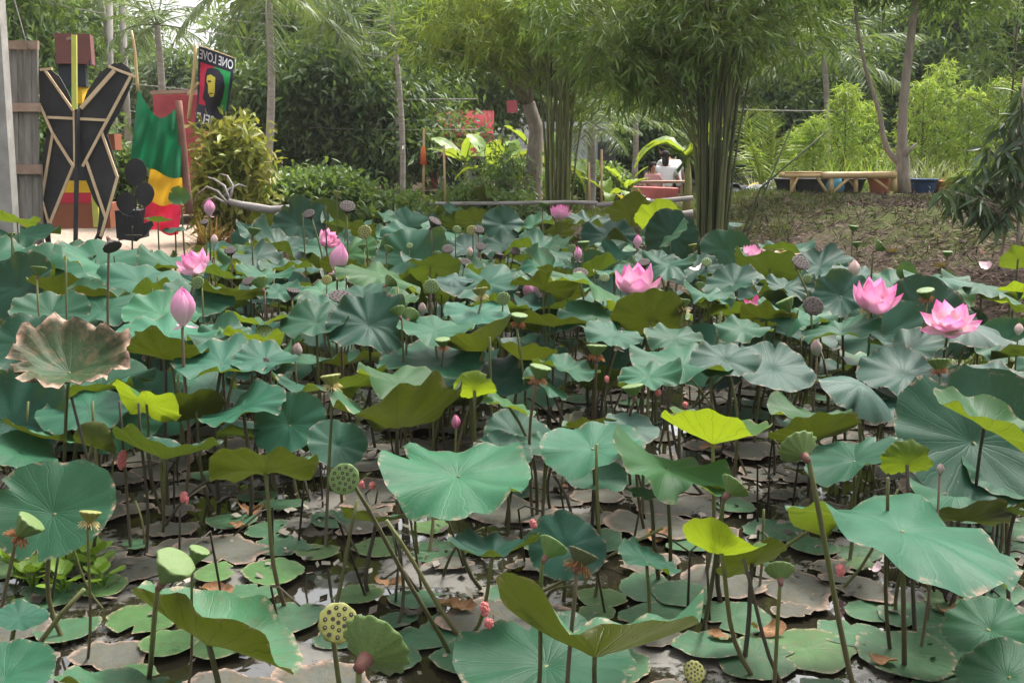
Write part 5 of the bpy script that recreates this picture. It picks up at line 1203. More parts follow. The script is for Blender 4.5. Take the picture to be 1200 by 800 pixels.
# ---- palms
def frond_mesh(mat, L=3.0, nl=34, ll=.75, seed=0, arch=.9):
    rng = np.random.default_rng(seed); P, D, Ls = [], [], []; mb = MB(); pts = []
    for k in range(10):
        q = k / 9; pts.append((L * (q - .14 * arch * q * q), 0, L * (.26 * q - .55 * arch * q * q)))
    mb.tube(pts, [.03 * (1 - .8 * k / 9) for k in range(10)], 5)
    pa = np.array(pts)
    for i in range(nl):
        q = .12 + .88 * i / (nl - 1); f = q * 9; k = min(8, int(f)); p = pa[k] * (1 - f + k) + pa[k + 1] * (f - k); tg = pa[k + 1] - pa[k]; tg = tg / np.linalg.norm(tg)
        for s_ in (-1, 1):
            P.append(p); D.append(tg * .75 + np.array([0, s_ * 1.0, -.35 + rng.normal() * .15])); Ls.append(ll * (math.sin(math.pi * (.12 + .8 * q)) ** .7) * rng.uniform(.85, 1.1))
    lm_ = leafcloud('leaflets', mat, np.array(P), np.array(D), 1.0, .06 * L / 3 + .01, rng, .2, .0)
    V = np.zeros(len(lm_.vertices) * 3); lm_.vertices.foreach_get('co', V); V = V.reshape(-1, 4, 3)
    Ls = np.array(Ls)[:, None, None]; V2 = V[:, :1] + (V - V[:, :1]) * np.array([1, 1, 1]) * Ls
    V2[:, 2, 2] -= .22 * Ls[:, 0, 0]
    k0 = len(mb.V); a = np.arange(len(V2)) * 4 + k0
    Vall = [tuple(v) for v in mb.V] + [tuple(v) for v in V2.reshape(-1, 3)]; Fall = list(mb.F) + [tuple(x) for x in np.stack([a, a + 1, a + 2, a + 3], 1)]
    bpy.data.meshes.remove(lm_); return mesh_from('frond', Vall, Fall, [mat], smooth=False)
FR = [frond_mesh(PALMF, 3.0, 40, .8, i, a_) for i, a_ in enumerate((.5, .9, 1.3))]
FRB = [frond_mesh(PALMB, 1.5, 26, .5, 5 + i, a_) for i, a_ in enumerate((.2, .7))]
PTRUNK = simple('palm_trunk', (.23, .2, .17), (.33, .3, .27), 3, .9, .5, 14, stretch=(1, 1, 5))
def palm(label, p, top, r, nf, size, fr=FR, seed=0, lm=None, up=0.0, group='coconut palms behind the pond'):
    t_ = thing('palm_tree', label, 'palm', p, group); rd = random.Random(seed); d = Vector(top) - Vector(p)
    mb = MB(); pts = [Vector((0, 0, -.3)).lerp(d, k / 8) + Vector((.25 * d.z * .12 * math.sin(math.pi * k / 8), 0, 0)) for k in range(9)]
    mb.tube(pts, [lerp(r * 1.2, r * .8, k / 8) for k in range(9)], 9); ob('trunk', mb.mesh('trunk', PTRUNK), t_)
    for i in range(nf):
        el = R_(lerp(-65, 25, i / max(1, nf - 1)) - up * 30); f = ob('frond', rd.choice(fr), t_, d, (0, el, 2.4 * i + rd.uniform(-.3, .3)), size * rd.uniform(.85, 1.1))
    if lm: landmark(lm, *pix(Vector(p) + d * .7))
def pp(px, Y, pxt, pyt): return gat(px, Y), at(pxt, pyt, Y)
p, q = pp(303, 21, 314, -14); palm('tall coconut palm with straight grey trunk right of the flag', p, q, .075, 17, .78, seed=1, lm='the straight coconut palm')
p, q = pp(182, 23, 184, 30); palm('bushy palm with ragged drooping crown above the three colour cloth', p, q, .08, 16, .5, seed=2)
p, q = pp(470, 23, 452, -20); palm('leaning slim palm with pale trunk above the dark shrubs', p, q, .055, 14, .7, seed=3)
p, q = pp(392, 25, 395, 40); palm('dark palm half lost in the trees behind the shrubs', p, q, .06, 15, .75, seed=4)
p, q = pp(425, 26, 427, 62); palm('lower palm with brown hanging fronds beside the leaning palm', p, q, .055, 13, .8, seed=5)
p, q = pp(130, 25, 118, -8); palm('palm behind the boxy figure with fronds against the sky', p, q, .06, 12, .5, seed=6)
p, q = pp(968, 25, 965, 60); palm('palm with grey green fronds behind the leafy potted plants', p, q, .07, 14, .8, seed=7)
p, q = pp(930, 27, 925, 0); palm('far tall palm right of the dark bamboo crown', p, q, .07, 14, .8, seed=8)
p, q = pp(690, 20, 692, 145); palm('young palm with feathery dark fronds before the pale house', p, q, .09, 11, .42, seed=9, group=None, lm='the young palm')
p, q = pp(740, 24, 745, 140); palm('slim young palm left of the bright banana leaf', p, q, .07, 10, .45, seed=10, group=None)
p, q = pp(893, 19.5, 893, 218); palm('low stemless palm with bright upright fronds behind the bank crest', p, q, .06, 8, .95, fr=FRB, seed=11, up=1.6, group=None, lm='the bright low palm')

# ---- bananas
def banana_leaf(mat, L=1.5, wd=.3, bend=.9, seed=0):
    r = random.Random(seed); V, Fc = [], []; n = 14
    for k in range(n):
        q = k / (n - 1); w = wd * (math.sin(math.pi * (.06 + .92 * q)) ** .55) * (1 if k < n - 1 else .1); x = L * (q - .2 * bend * q * q); z = L * (.75 * q - .75 * bend * q * q)
        for s_ in (-1, -.5, 0, .5, 1): V.append((x + .04 * abs(s_), w * s_ * r.uniform(.86, 1.04), z + abs(s_) * w * .35 - (.12 * abs(s_) * w) + (r.uniform(-.03, .03) if s_ else 0)))
    for k in range(n - 1):
        for i in range(4):
            if r.random() < .06 and i in (0, 3): continue
            Fc.append((k * 5 + i, k * 5 + i + 1, k * 5 + i + 6, k * 5 + i + 5))
    mb = MB(); mb.add(V, Fc); mb.tube([(-.35, 0, -.3), (0, 0, 0), V[5 * 7 + 2], V[5 * 12 + 2]], [.03, .025, .015, .006], 5); return mb.mesh('leaf', mat)
BL = [banana_leaf(BANAN, 1.5, .28, b, i) for i, b in enumerate((.5, .9, 1.3))]; BY = banana_leaf(BANAY, 1.1, .25, 1.6, 9)
def banana(label, p, h, n, size, seed, lm=None, yellow=0, az0=None):
    t_ = thing('banana_plant', label, 'banana plant', p, 'banana plants'); r = random.Random(seed)
    mb = MB(); mb.tube([(0, 0, -.1), (.02, 0, h * .5), (0, 0, h)], [.1 * size, .08 * size, .05 * size], 8); ob('stem', mb.mesh('stem', simple_bst), t_)
    for i in range(n):
        az = (az0[i] if az0 else 2.4 * i + r.uniform(-.3, .3)); o = ob('leaf', BY if i < yellow else r.choice(BL), t_, (0, 0, h * .98), (r.uniform(-.3, .3), r.uniform(-.5, .25), az), size * r.uniform(.8, 1.1))
    if lm: landmark(lm, *pix(Vector(p) + Vector((0, 0, h))))
simple_bst = simple('banana_stem', (.16, .2, .06), (.3, .22, .1), 4, .6, .3, 20, stretch=(3, 3, .6))
banana('banana plant with broad backlit leaves before the red roofed house', gat(582, 19.5), .7, 8, .6, 1, 'the banana before the red roof')
banana('leafy banana plant between the grey trunk and the red roofed house', gat(606, 20.5), .8, 7, .6, 2)
banana('banana plant glowing yellow green behind the grey trunk', gat(640, 20.0), .7, 8, .75, 3)
banana('banana plant with one arching leaf beside the dark shrubs', gat(545, 21), .85, 5, .55, 4, az0=[3.1, 2.6, .4, 5.2, 4.2])
banana('tall banana plant with bright yellow leaf behind the dark bamboo clump', gat(806, 17.5), .95, 6, .72, 5, 'the bright yellow banana', az0=[2.75, 3.25, -1.3, .3, -.7, 1.2])
banana('small banana plant with upright leaf and yellow dead leaf beside the rail', gat(715, 17.0), .4, 5, .4, 6, 'the small banana', yellow=1, az0=[.4, 1.6, 4.6, 3.0, 5.4])
banana('young banana tuft behind the small banana plant by the rail', gat(735, 21), .3, 6, .4, 7)

# ---- shrubs
def shrub(label, px, Y, wd, ht, mat, seed, n=170, L=.16, Wd=.06, lm=None, name='shrub', group='shrubs along the far shore', per=22, droop=.2):
    p = gat(px, Y); rd = random.Random(seed)
    blobs = [(rd.uniform(-.55, .55) * wd, rd.uniform(-.3, .3) * wd, ht * rd.uniform(.3, .78), wd * rd.uniform(.4, .6), wd * .45, ht * rd.uniform(.22, .34)) for _ in range(6)]
    tree(label, p, ht, blobs, mat, n, per, L, Wd, .03, seed, .3, group, name, 'shrub', droop, .14, lm=lm, shell=.35)
shrub('croton bush with yellow green leaves and reddish tips beside the flag', 272, 14.5, .5, 1.85, CROT, 41, 200, .17, .06, 'the croton bush', 'croton_bush', None)
shrub('dark leafy shrub right of the croton bush', 330, 15.6, .7, 1.05, BROM, 42, 200, .15, .06, 'the shrub by the croton')
shrub('broad dark green shrub behind the driftwood branch', 385, 15.8, .9, 1.25, BROM, 43, 260, .15, .06, 'the broad dark shrub')
shrub('bushy green shrub in the middle of the shrub row', 440, 16.2, .85, 1.1, BROM, 44, 240, .13, .055)
shrub('yellow green low shrub before the upright stake', 500, 16.6, .7, .95, LIMEL, 45, 150, .1, .04)
shrub('dark low shrub at the rail end by the trees', 545, 17.0, .7, .85, BROM, 46, 200, .13, .05)
shrub('dark shrub bank under the lower bamboo rail', 470, 15.6, .8, .5, BROD, 47, 160, .12, .05)
shrub('low dark shrub by the water behind the shaggy pod', 415, 14.9, .8, .5, BROD, 48, 170, .12, .05)
shrub('low shrub behind the rail beside the grey trunk', 600, 17.2, .7, .6, BROD, 49, 160, .12, .05)
shrub('dense shrub before the pale house', 690, 21.5, .7, .8, BROM, 50, 160, .13, .05)
shrub('dark hedge shrub behind the seated people', 745, 28, 1.6, 2.3, BROD, 51, 260, .2, .08)
shrub('dark hedge shrub right of the seated people', 835, 29, 1.6, 2.1, BROD, 52, 260, .2, .08)
shrub('shrub behind the boxy figure', 130, 17, .8, 1.5, BROM, 53, 190, .16, .06)
shrub('shrub behind the plank fence', 60, 18, 1.2, 2.6, BROM, 54, 260, .18, .07)
# ---- grass tufts
def tuft(label, px, Y, n, L, mat, seed, name='grass_clump', lm=None, group='arching grass clumps', wdt=.02, el0=.9, p=None):
    p = p or gat(px, Y); rng = np.random.default_rng(seed); Vs, Fs = [], []
    for i in range(n):
        a = rng.uniform(0, 6.28); el = np.clip(rng.normal(el0, .35), .1, 1.5); l = L * rng.uniform(.5, 1.1); c = np.array([math.cos(a), math.sin(a), 0]); s_ = np.array([-math.sin(a), math.cos(a), 0]); b = np.array([rng.normal() * .08, rng.normal() * .08, 0]) * L * 1.6; k = len(Vs)
        for q in (0, .35, .7, 1):
            x = l * q * math.cos(el) * (1 + .3 * q); z = l * (q * math.sin(el) - .42 * q * q * (1.1 - el * .4)); w = wdt * (1 - q * .9)
            Vs += [tuple(b + c * x + s_ * w / 2 + [0, 0, z]), tuple(b + c * x - s_ * w / 2 + [0, 0, z])]
        Fs += [(k + 2 * j, k + 2 * j + 1, k + 2 * j + 3, k + 2 * j + 2) for j in range(3)]
    o = ob(name, mesh_from(name, Vs, Fs, [mat]), None, p); tag(o, label, 'grass', group, None)
    if lm: landmark(lm, *pix(Vector(p) + Vector((0, 0, L * .4))))
ORNG = folmat('bromeliad_leaf', (.30, .17, .04), (.25, .24, .05), .3, tcol=(.5, .3, .04))
tuft('orange brown spiky plant beside the three colour cloth', 238, 13.8, 90, .62, ORNG, 61, 'spiky_plant', group=None, wdt=.05)
tuft('pale fine grass clump behind the driftwood branch', 316, 14.4, 260, .55, GRASSM, 62, wdt=.012, el0=1.1)
for i, (px, Y, L_) in enumerate([(985, 19.2, 1.0), (1030, 19.6, 1.0), (1092, 18.8, 1.0), (930, 19.6, .8), (1140, 19.4, .9), (895, 20.5, .8)]):
    tuft(['arching grass clump behind the bamboo bench middle', 'arching grass clump right of the bench behind the forked tree', 'arching grass clump over the dark blue pot', 'dark grass clump at the bench left end', 'arching grass clump behind the hanging mango leaves', 'loose grass clump behind the bright low palm'][i], px, Y, 220, L_, [LIMEL, LIMEL, GRASSM, BROM, LIMEL, GRASSM][i], 70 + i, wdt=.022)
# ---- tall feathery plants in pots
def feather(label, px, Y, h, mat, seed, lm=None):
    p = gat(px, Y); rng = np.random.default_rng(seed); t_ = thing('feathery_plant', label, 'plant', p, 'tall feathery plants behind the bench'); mb = MB(); mb.tube([(0, 0, 0), (.03, 0, h * .5), (0, .02, h)], [.022, .016, .005], 6)
    P, D = [], []
    for k in range(46):
        q = .18 + .82 * k / 46; a = 2.4 * k; l = h * .34 * (1.08 - q) ** .8 + .08; el = .5
        b = np.array([0, 0, h * q]); e = b + np.array([math.cos(a) * l * math.cos(el), math.sin(a) * l * math.cos(el), l * math.sin(el)]); mb.tube([b, e], [.006, .003], 4, cap=False)
        for j in range(5):
            c = b + (e - b) * (.35 + .65 * j / 4) + rng.normal(size=3) * .03
            for f in range(7): P.append(c); D.append(rng.normal(size=3) * .75 + np.array([math.cos(a) * .4, math.sin(a) * .4, -.25]))
    ob('stem', mb.mesh('stem', STEM), t_); o = ob('crown', leafcloud('crown', mat, np.array(P), np.array(D), .17, .022, rng, .15, .2), t_); o['kind'] = 'stuff'
    if lm: landmark(lm, *pix(Vector(p) + Vector((0, 0, h * .6))))
for q in [('feathery plant above the left end of the bamboo bench', 952, 20.5, 1.5), ('tall lime feathery plant above the bench middle', 988, 20.0, 2.0), ('lime feathery plant left of the thin forked limb', 1012, 20.6, 1.8), ('feathery plant right behind the forked trunk', 1078, 20.8, 2.3), ('tallest feathery plant over the dark blue pot', 1098, 21.2, 2.7), ('pale yellow feathery plant above the long red planter', 1132, 20.4, 2.0), ('feathery plant behind the mango sapling top', 1165, 20.4, 2.2), ('feathery plant behind the dark grass clump', 932, 21.5, 1.4)]:
    feather(q[0], q[1], q[2], q[3], LIMEL, int(q[1]))
tp = gat(1185, 15.5)
feather('large feathery branch tree at the right edge above the sapling', 1178, 16.5, 3.6, BROM, 333)
def potshape(label, px, Y, r, h, mat, name='plant_pot', cat='pot', top=1.15, sides=16):
    p = gat(px, Y); V, Fc = [], []; prof = [(r * .78, 0), (r, h * .6), (r * top, h * .92), (r * top * 1.05, h * .93), (r * top * 1.05, h), (r * top * .9, h), (r * .85, h * .8)]
    mb = MB()
    for q, z in prof: V += [(q * math.cos(2 * math.pi * i / sides), q * math.sin(2 * math.pi * i / sides), z) for i in range(sides)]
    for j in range(len(prof) - 1): Fc += [(j * sides + i, j * sides + (i + 1) % sides, (j + 1) * sides + (i + 1) % sides, (j + 1) * sides + i) for i in range(sides)]
    Fc.append(tuple((len(prof) - 1) * sides + i for i in range(sides))); mb.add(V, Fc); o = ob(name, mb.mesh(name, mat), None, p); tag(o, label, cat, 'plant pots behind the bench')
BAG = simple('grow_bag', (.018, .018, .02), (.035, .035, .04), 6, .7, .4, 30); TERR = paint('terracotta', (.33, .11, .07)); DBLU = paint('dark_blue', (.02, .05, .13)); SKYB = paint('light_blue', (.09, .3, .42)); REDO = paint('red_orange', (.42, .12, .06))
potshape('black grow bag pot under the bench left end', 926, 18.4, .22, .24, BAG); potshape('wide black grow bag pot under the bench beside the light blue sack', 952, 18.2, .25, .25, BAG)
potshape('black pot between the light blue sack and the terracotta pot', 1000, 18.3, .2, .24, BAG); potshape('terracotta pot under the bench right end', 1034, 18.0, .19, .27, TERR)
potshape('dark blue pot right of the forked tree', 1085, 18.2, .2, .24, DBLU); potshape('low red orange pot right of the dark blue pot', 1112, 18.4, .2, .2, REDO); potshape('small red brown pot between the forked tree and the dark blue pot', 1067, 18.6, .14, .2, REDO)
mb = MB(); mb.ball((0, 0, .16), (.2, .14, .2), 12, 8); mb.ball((.1, .02, .1), (.16, .12, .13), 10, 6); o = ob('sack', mb.mesh('sack', SKYB), None, gat(975, 18.2)); tag(o, 'light blue sack under the middle of the bamboo bench', 'sack')

# ---- bamboo bench table
bp = gat(985, 17.0); t_ = thing('bamboo_bench', 'long low bamboo table bench standing on the bank crest', 'bench', bp)
BY_ = 17.0; zt = at(985, 206, BY_).z
for i, (dy, sg) in enumerate([(0, 0), (.10, .002), (.2, -.002), (.3, .003), (.4, 0)]):
    a, b = at(921, 204, BY_), at(1050, 203, BY_); a.y += dy; b.y += dy; a.z = zt + sg; b.z = zt + .012 + sg
    mid = a.lerp(b, .325)
    if i == 0:
        mb = MB(); mb.tube([a, mid], .03, 10); mb.tube([a + Vector((-.02, 0, .05)), mid + Vector((.0, 0, .05))], .016, 8); mb.part('thin_pole', BAMBO, t_)
        mb = MB(); pts = [mid.lerp(b, k / 12) for k in range(13)]; mb.tube(pts, [.052 if k % 4 else .056 for k in range(13)], 12); mb.part('thick_pole', BAMBO, t_)
    else: mb = MB(); mb.tube([a, b], .045, 10); mb.part('slat_pole', BAMBO, t_)
def bleg(p0, p1, r, dy=0.0):
    a, b = at(*p0, BY_ + dy), at(*p1, BY_ + dy); mb = MB(); mb.tube([a, b], r, 9); mb.part('leg' if abs(p0[0] - p1[0]) < 5 else 'brace', BAMBO, t_)
for q in [((928, 206), (928, 228), .03, .06), ((935, 207), (925, 229), .022, 0), ((974, 207), (974, 226), .042, .02), ((957, 207), (970, 227), .024, .03), ((996, 207), (976, 226), .026, .0), ((1003, 207), (1003, 225), .036, .05), ((1048, 206), (1048, 224), .045, .03), ((1022, 207), (1040, 222), .024, .02), ((992, 208), (1003, 220), .02, .1), ((1044, 207), (1044, 223), .03, .38), ((930, 207), (930, 226), .03, .4)]: bleg(*q)
landmark('the bamboo bench', 985, 207)
# ---- forked bare tree
fp = gat(1058, 17.2); t_ = thing('forked_tree', 'bare grey forked tree with thin limb at the right end of the bench', 'tree', fp)
mb = MB(); mb.tube([at(x, y, 17.2) for x, y in ((1058, 226), (1058, 205), (1058, 190), (1057, 165), (1058, 130), (1063, 80), (1068, 40), (1074, -10), (1080, -60))], [.13, .105, .11, .078, .07, .066, .062, .055, .04], 10); mb.part('trunk', BARK, t_)
mb = MB(); mb.tube([at(x, y, 17.2) for x, y in ((1056, 193), (1049, 187), (1040, 176), (1035, 160), (1031, 135), (1024, 110), (1014, 80), (1006, 40), (1001, -5), (998, -50))], [.058, .05, .048, .042, .036, .033, .03, .026, .022, .016], 8); mb.part('limb', BARK, t_)
mb = MB(); mb.tube([at(x, y, 17.1) for x, y in ((1060, 182), (1068, 174), (1075, 168))], [.04, .03, .012], 7); mb.part('limb', BARK, t_)
og = wpos(t_); rng = np.random.default_rng(90); cr = broad_crown('crown', BROM, [tuple(at(x, y, 17.3 + dy) - og) + (r_, r_ * .9, r_ * .6) for x, y, r_, dy in ((1075, -40, 1.0, 0), (995, -40, .9, 0), (950, -10, .6, -.3), (1040, -60, 1.0, .2), (1130, -20, .9, .3), (930, 18, .35, -.5))], 330, 22, .2, .05, 91, .2, .6)
ob('crown', cr, t_)['kind'] = 'stuff'; landmark('the forked tree', 1058, 140)
# ---- mango sapling
sp_ = at(1195, 292, 11.0); sp_.z = gz(sp_.x, sp_.y); t_ = thing('mango_sapling', 'dark sapling with long drooping leaves on the right bank', 'tree', sp_)
og = sp_; mb = MB(); mb.tube([sp_ + Vector((0, 0, -.1)), at(1194, 250, 11), at(1197, 200, 11), at(1193, 150, 11), at(1200, 90, 11)], [.022, .02, .018, .014, .008], 7); mb.part('trunk', BARK, t_)
mb = MB(); mb.tube([sp_ + Vector((-.15, .1, -.1)), at(1183, 240, 11.1), at(1186, 200, 11.1)], [.013, .011, .007], 6); mb.part('trunk', BARK, t_)
ends = [(1108, 222, -.1), (1120, 240, 0), (1140, 215, .1), (1150, 235, -.2), (1160, 250, 0), (1165, 200, .2), (1178, 180, 0), (1190, 160, .1), (1175, 145, .2), (1195, 130, 0), (1205, 190, 0), (1160, 175, .3), (1185, 215, 0), (1205, 225, .1), (1130, 205, .3), (1210, 140, 0), (1200, 110, 0), (1150, 195, 0), (1170, 225, .2), (1125, 222, 0), (1145, 248, .1), (1172, 255, -.1), (1188, 235, -.2), (1200, 170, -.1), (1183, 195, -.2), (1160, 215, .1), (1208, 205, -.2), (1195, 150, .2)]
mb = MB(); P, D = [], []; rng = np.random.default_rng(77)
for x, y, dy in ends:
    e = at(x, y, 11 + dy); s_ = at(1195, min(262, y + 42), 11); mb.tube([s_, s_.lerp(e, .55) + Vector((0, 0, .05)), e], [.01, .007, .004], 5)
    for k in range(20): P.append(np.array(e - og) + rng.normal(size=3) * .03); a = 2.4 * k; D.append(np.array([math.cos(a) * .8, math.sin(a) * .8, -.75 + rng.normal() * .35]))
mb.part('branches', BARK, t_)['kind'] = 'stuff'
ob('crown', leafcloud('crown', MANGO, np.array(P), np.array(D), .25, .052, rng, .12, .22), t_)['kind'] = 'stuff'; landmark('the drooping sapling', 1165, 220)

# ---- houses
REDR = simple('red_roof', (.38, .07, .085), (.30, .05, .06), 3, .6, .1, 20); WALLW = paint('white_wall', (.55, .56, .58)); WALLD = paint('dark_wall', (.05, .05, .055)); WALLG = simple('grey_cladding', (.42, .45, .48), (.5, .53, .56), 2, .7, .2, 12)
def roof_sheet(x0, x1, y0, y1, Y, parent, rise=1.2, name='roof'):
    a, b, c = at(x0, y1, Y), at(x1, y1, Y), at(x0, y0, Y); n = 46; V = []
    for i in range(n * 4 + 1):
        q = i / (n * 4); x = lerp(a.x, b.x, q); z = .025 * math.sin(2 * math.pi * i / 4)
        V += [(x, Y, a.z + z), (x, Y + rise, c.z + z), (x, Y, a.z + z - .04), (x, Y + rise, c.z + z - .04)]
    Fc = []
    for i in range(n * 4): k = i * 4; Fc += [(k, k + 4, k + 5, k + 1), (k + 2, k + 3, k + 7, k + 6), (k, k + 2, k + 6, k + 4)]
    mb = MB(); mb.add(V, Fc); return mb.part(name, REDR, parent, smooth=False)
def wallbox(x0, x1, y0, y1, Y, dep, parent, mat, name='wall'):
    a, b = at(x0, y1, Y), at(x1, y0, Y); mb = MB(); mb.box(((a.x + b.x) / 2, Y + dep / 2, (a.z + b.z) / 2), (b.x - a.x, dep, b.z - a.z)); return mb.part(name, mat, parent, smooth=False)
t_ = thing('red_roofed_house', 'low house with pinkish red corrugated roofs behind the banana plants', 'house', gat(550, 27))
roof_sheet(505, 578, 128, 160, 25.0, t_, 1.6); roof_sheet(512, 590, 164, 182, 24.2, t_, .75, 'porch_roof'); wallbox(515, 572, 158, 222, 27.4, 2, t_, WALLW); wallbox(522, 545, 188, 220, 27.36, .03, t_, WALLD, 'door'); wallbox(505, 512, 150, 220, 27.3, .1, t_, REDR, 'post'); wallbox(594, 606, 118, 132, 27.5, .3, t_, REDR, 'gable'); wallbox(553, 568, 190, 206, 27.36, .03, t_, WALLD, 'window')
landmark('the red roofed house', 545, 150)
t_ = thing('pale_house', 'pale grey clad house with dark window behind the young palm', 'house', gat(695, 26))
for i in range(6): wallbox(628 + i * 15.3, 643 + i * 15.3, 150, 226, 26 + .012 * (i % 2), 2, t_, WALLG, 'cladding_panel')
wallbox(700, 722, 166, 224, 25.95, .06, t_, WALLD, 'window'); wallbox(624, 722, 143, 151, 25.8, 2.6, t_, WALLG, 'eave')
wallbox(668, 676, 190, 224, 25.9, .06, t_, WALLD, 'door'); landmark('the pale house', 690, 165)
# ---- wires and far poles
for i, (a, b, sag, Y) in enumerate([((-60, -20), (600, 84), 10, 24), ((-60, -30), (620, 30), 14, 25), ((60, -10), (620, 45), 14, 25), ((130, 96), (560, 116), 8, 24), ((150, 130), (560, 152), 8, 24), ((860, 128), (1000, 130), 1, 20)]):
    pts = [at(lerp(a[0], b[0], q), lerp(a[1], b[1], q) + sag * math.sin(math.pi * q), Y) for q in np.linspace(0, 1, 14)]; mb = MB(); mb.tube(pts, .011, 5)
    o = ob('overhead_wire', mb.mesh('overhead_wire', CONC, pts[0]), None, pts[0]); tag(o, ['topmost wire rising to the concrete pole', 'wire crossing the sky gap above the flag', 'second wire in the sky gap above the flag', 'wire passing below the straight palm crown', 'lowest wire running behind the croton bush', 'thin line strung behind the bright low palm'][i], 'wire', 'overhead wires')
for i, (x0, x1, y1, Y, r) in enumerate([(127, 129, -10, 24, .07), (150, 142, -10, 25, .09), (468, 464, 98, 24, .07), (300, 226, 0, 40, .05)][:3]):
    p = gat(x0, Y); mb = MB(); mb.tube([p, at(x1, y1, Y)], [r, r * .8], 8); o = ob('lamp_post', mb.mesh('wire_post', CONC, p), None, p); o.name = 'wire_post'; tag(o, ['slim grey post rising behind the boxy figure', 'leaning pale post right of the boxy figure', 'pale concrete post among the dark shrubs by the leaning palm'][i], 'post', 'grey posts carrying wires')

# ---- far trees
def bigtree(label, px, Y, h, w, mat, seed, ncl=520, per=26, L=.24, Wd=.085, share=None, fork=.45, group='forest trees behind the yard', base=.3):
    p = gat(px, Y); rd = random.Random(seed)
    blobs = [(rd.uniform(-.6, .6) * w, rd.uniform(-.4, .4) * w, h * rd.uniform(base, .88), w * rd.uniform(.38, .62), w * .5, h * rd.uniform(.12, .2)) for _ in range(9)]
    return tree(label, p, h, blobs, mat, ncl, per, L, Wd, .14, seed, fork, group, spread=.34, share=share, rz=rd.uniform(0, 6.28) if share else 0)[1]
bt = [('dark tree behind the plank fence', 20, 24, 6.0, 2.0, BROM), ('dark broad tree behind the boxy figure', 84, 30, 5.6, 1.6, BROB), ('rounded far tree left of the sky gap', 140, 38, 5.6, 1.5, BROB), ('low tree under the sky gap', 215, 36, 3.6, 1.8, BROB), ('slim tree under the sky gap by the flag', 240, 32, 3.5, 1.3, BROB),
      ('dark tree right of the straight palm', 345, 30, 7.0, 2.2, BROD), ('tall dark tree filling the gap behind the palms', 400, 38, 9.0, 3.0, BROB), ('dark tree with hanging foliage behind the leaning palm', 450, 34, 8.4, 2.6, BROD), ('mid green tree over the pale concrete post', 478, 32, 7.6, 1.9, BROM), ('dense dark shrubby tree behind the shrub row', 370, 25, 3.1, 1.9, BROD), ('dense tree behind the bushy green shrub', 455, 25, 3.1, 1.8, BROD),
      ('tree behind the red roofed house', 560, 36, 8.5, 2.8, BROM), ('tree behind the lighter bamboo crown', 640, 38, 8.6, 2.8, BROM), ('tree behind the pale house', 720, 36, 8.0, 2.6, BROM), ('dark tree behind the bright yellow banana', 800, 36, 8.0, 2.6, BROD), ('shady tree behind the dark bamboo stems', 860, 34, 7.0, 2.4, BROB),
      ('grey green tree right of the dark bamboo crown', 920, 34, 8.0, 2.4, BROB), ('tall tree behind the thin forked limb', 1000, 36, 9.0, 2.8, BROB), ('tree behind the forked trunk', 1060, 32, 5.4, 2.2, BROD), ('feathery crowned tree right of the forked trunk', 1120, 30, 7.2, 1.9, BROB), ('tree at the right edge behind the sapling', 1195, 26, 6.4, 1.7, BROM), ('dark low tree behind the tallest feathery plant', 1110, 28, 4.2, 1.8, BROD), ('low dark tree behind the bright low palm', 900, 27, 3.6, 1.6, BROD), ('low dark tree behind the bench plants', 985, 28, 4.0, 1.8, BROD)]
for i, q in enumerate(bt): bigtree(q[0], q[1], q[2], q[3], q[4], q[5], 200 + i, ncl=480 if q[2] > 27 else 560)
# far wood that reads as one mass
rng = np.random.default_rng(123); blobs = []
for i in range(46):
    x = lerp(-34, 34, i / 45) + rng.normal() * .5; px_ = 600 + F * x / 50
    hmax = 9.5 if not (110 < px_ < 285 or 1050 < px_ < 1210) else 3.4
    blobs += [(x, 50 + rng.normal() * 2, hmax * rng.uniform(.25, .85), 1.7, 1.5, 1.3) for _ in range(3)]
tag(ob('far_wood', broad_crown('far_wood', BROB, blobs, 2600, 16, .5, .24, 124, .5, shell=.2)), None, None, kind='stuff')

# ---- bank turf, twigs and litter
rng = np.random.default_rng(55); n = 120000
x = rng.uniform(.5, 9.5, n); y = rng.uniform(8, 24, n); z = ground_z(x, y); dr = (x - 4.2) * .83 + (y - 9) * .55
nz = vnoise(x, y, 1.3, 5) + .5 * vnoise(x, y, 4, 6); keep = (z > .12) & (dr > .2) & (nz + sstep(.4, 1.1, z) * .5 - 1.1 * sstep(2.5, 4.6, x - (y - 12) * .3) > -.05) & (np.abs(x / y) < .56)
x, y, z = x[keep], y[keep], z[keep]; hum = np.clip(vnoise(x, y, 9, 77) * 2.2, 0, 1); P = np.stack([x, y, z - .01 + hum * .10 * rng.random(len(x))], 1); D = rng.normal(size=P.shape) * .6 + np.array([0, 0, .8])
o = ob('bank_grass', leafcloud('bank_grass', GRASSD, P, D, .12, .011, rng, .1, .3)); tag(o, None, None, kind='stuff')
n = 52000; x = rng.uniform(.5, 9.5, n); y = rng.uniform(8, 17, n); z = ground_z(x, y); keep = (z > .08) & (np.abs(x / y) < .56); x, y, z = x[keep], y[keep], z[keep]
P = np.stack([x, y, z + .012], 1); D = rng.normal(size=P.shape) * np.array([1, .8, .45]) + np.array([.1, -.4, .05])
o = ob('bank_litter', leafcloud('bank_litter', TWIGM, P, D, .16, .013, rng, .05, .02)); tag(o, None, None, kind='stuff')
n = 16000; x = rng.uniform(-7, 4, n); y = rng.uniform(12.5, 24, n); z = ground_z(x, y); keep = (z > .12) & (x > -3.2); x, y, z = x[keep], y[keep], z[keep]
o = ob('shore_grass', leafcloud('shore_grass', GRASSM, np.stack([x, y, z - .01], 1), rng.normal(size=(len(x), 3)) * .5 + np.array([0, 0, .8]), .12, .012, rng, .1, .3)); tag(o, None, None, kind='stuff')
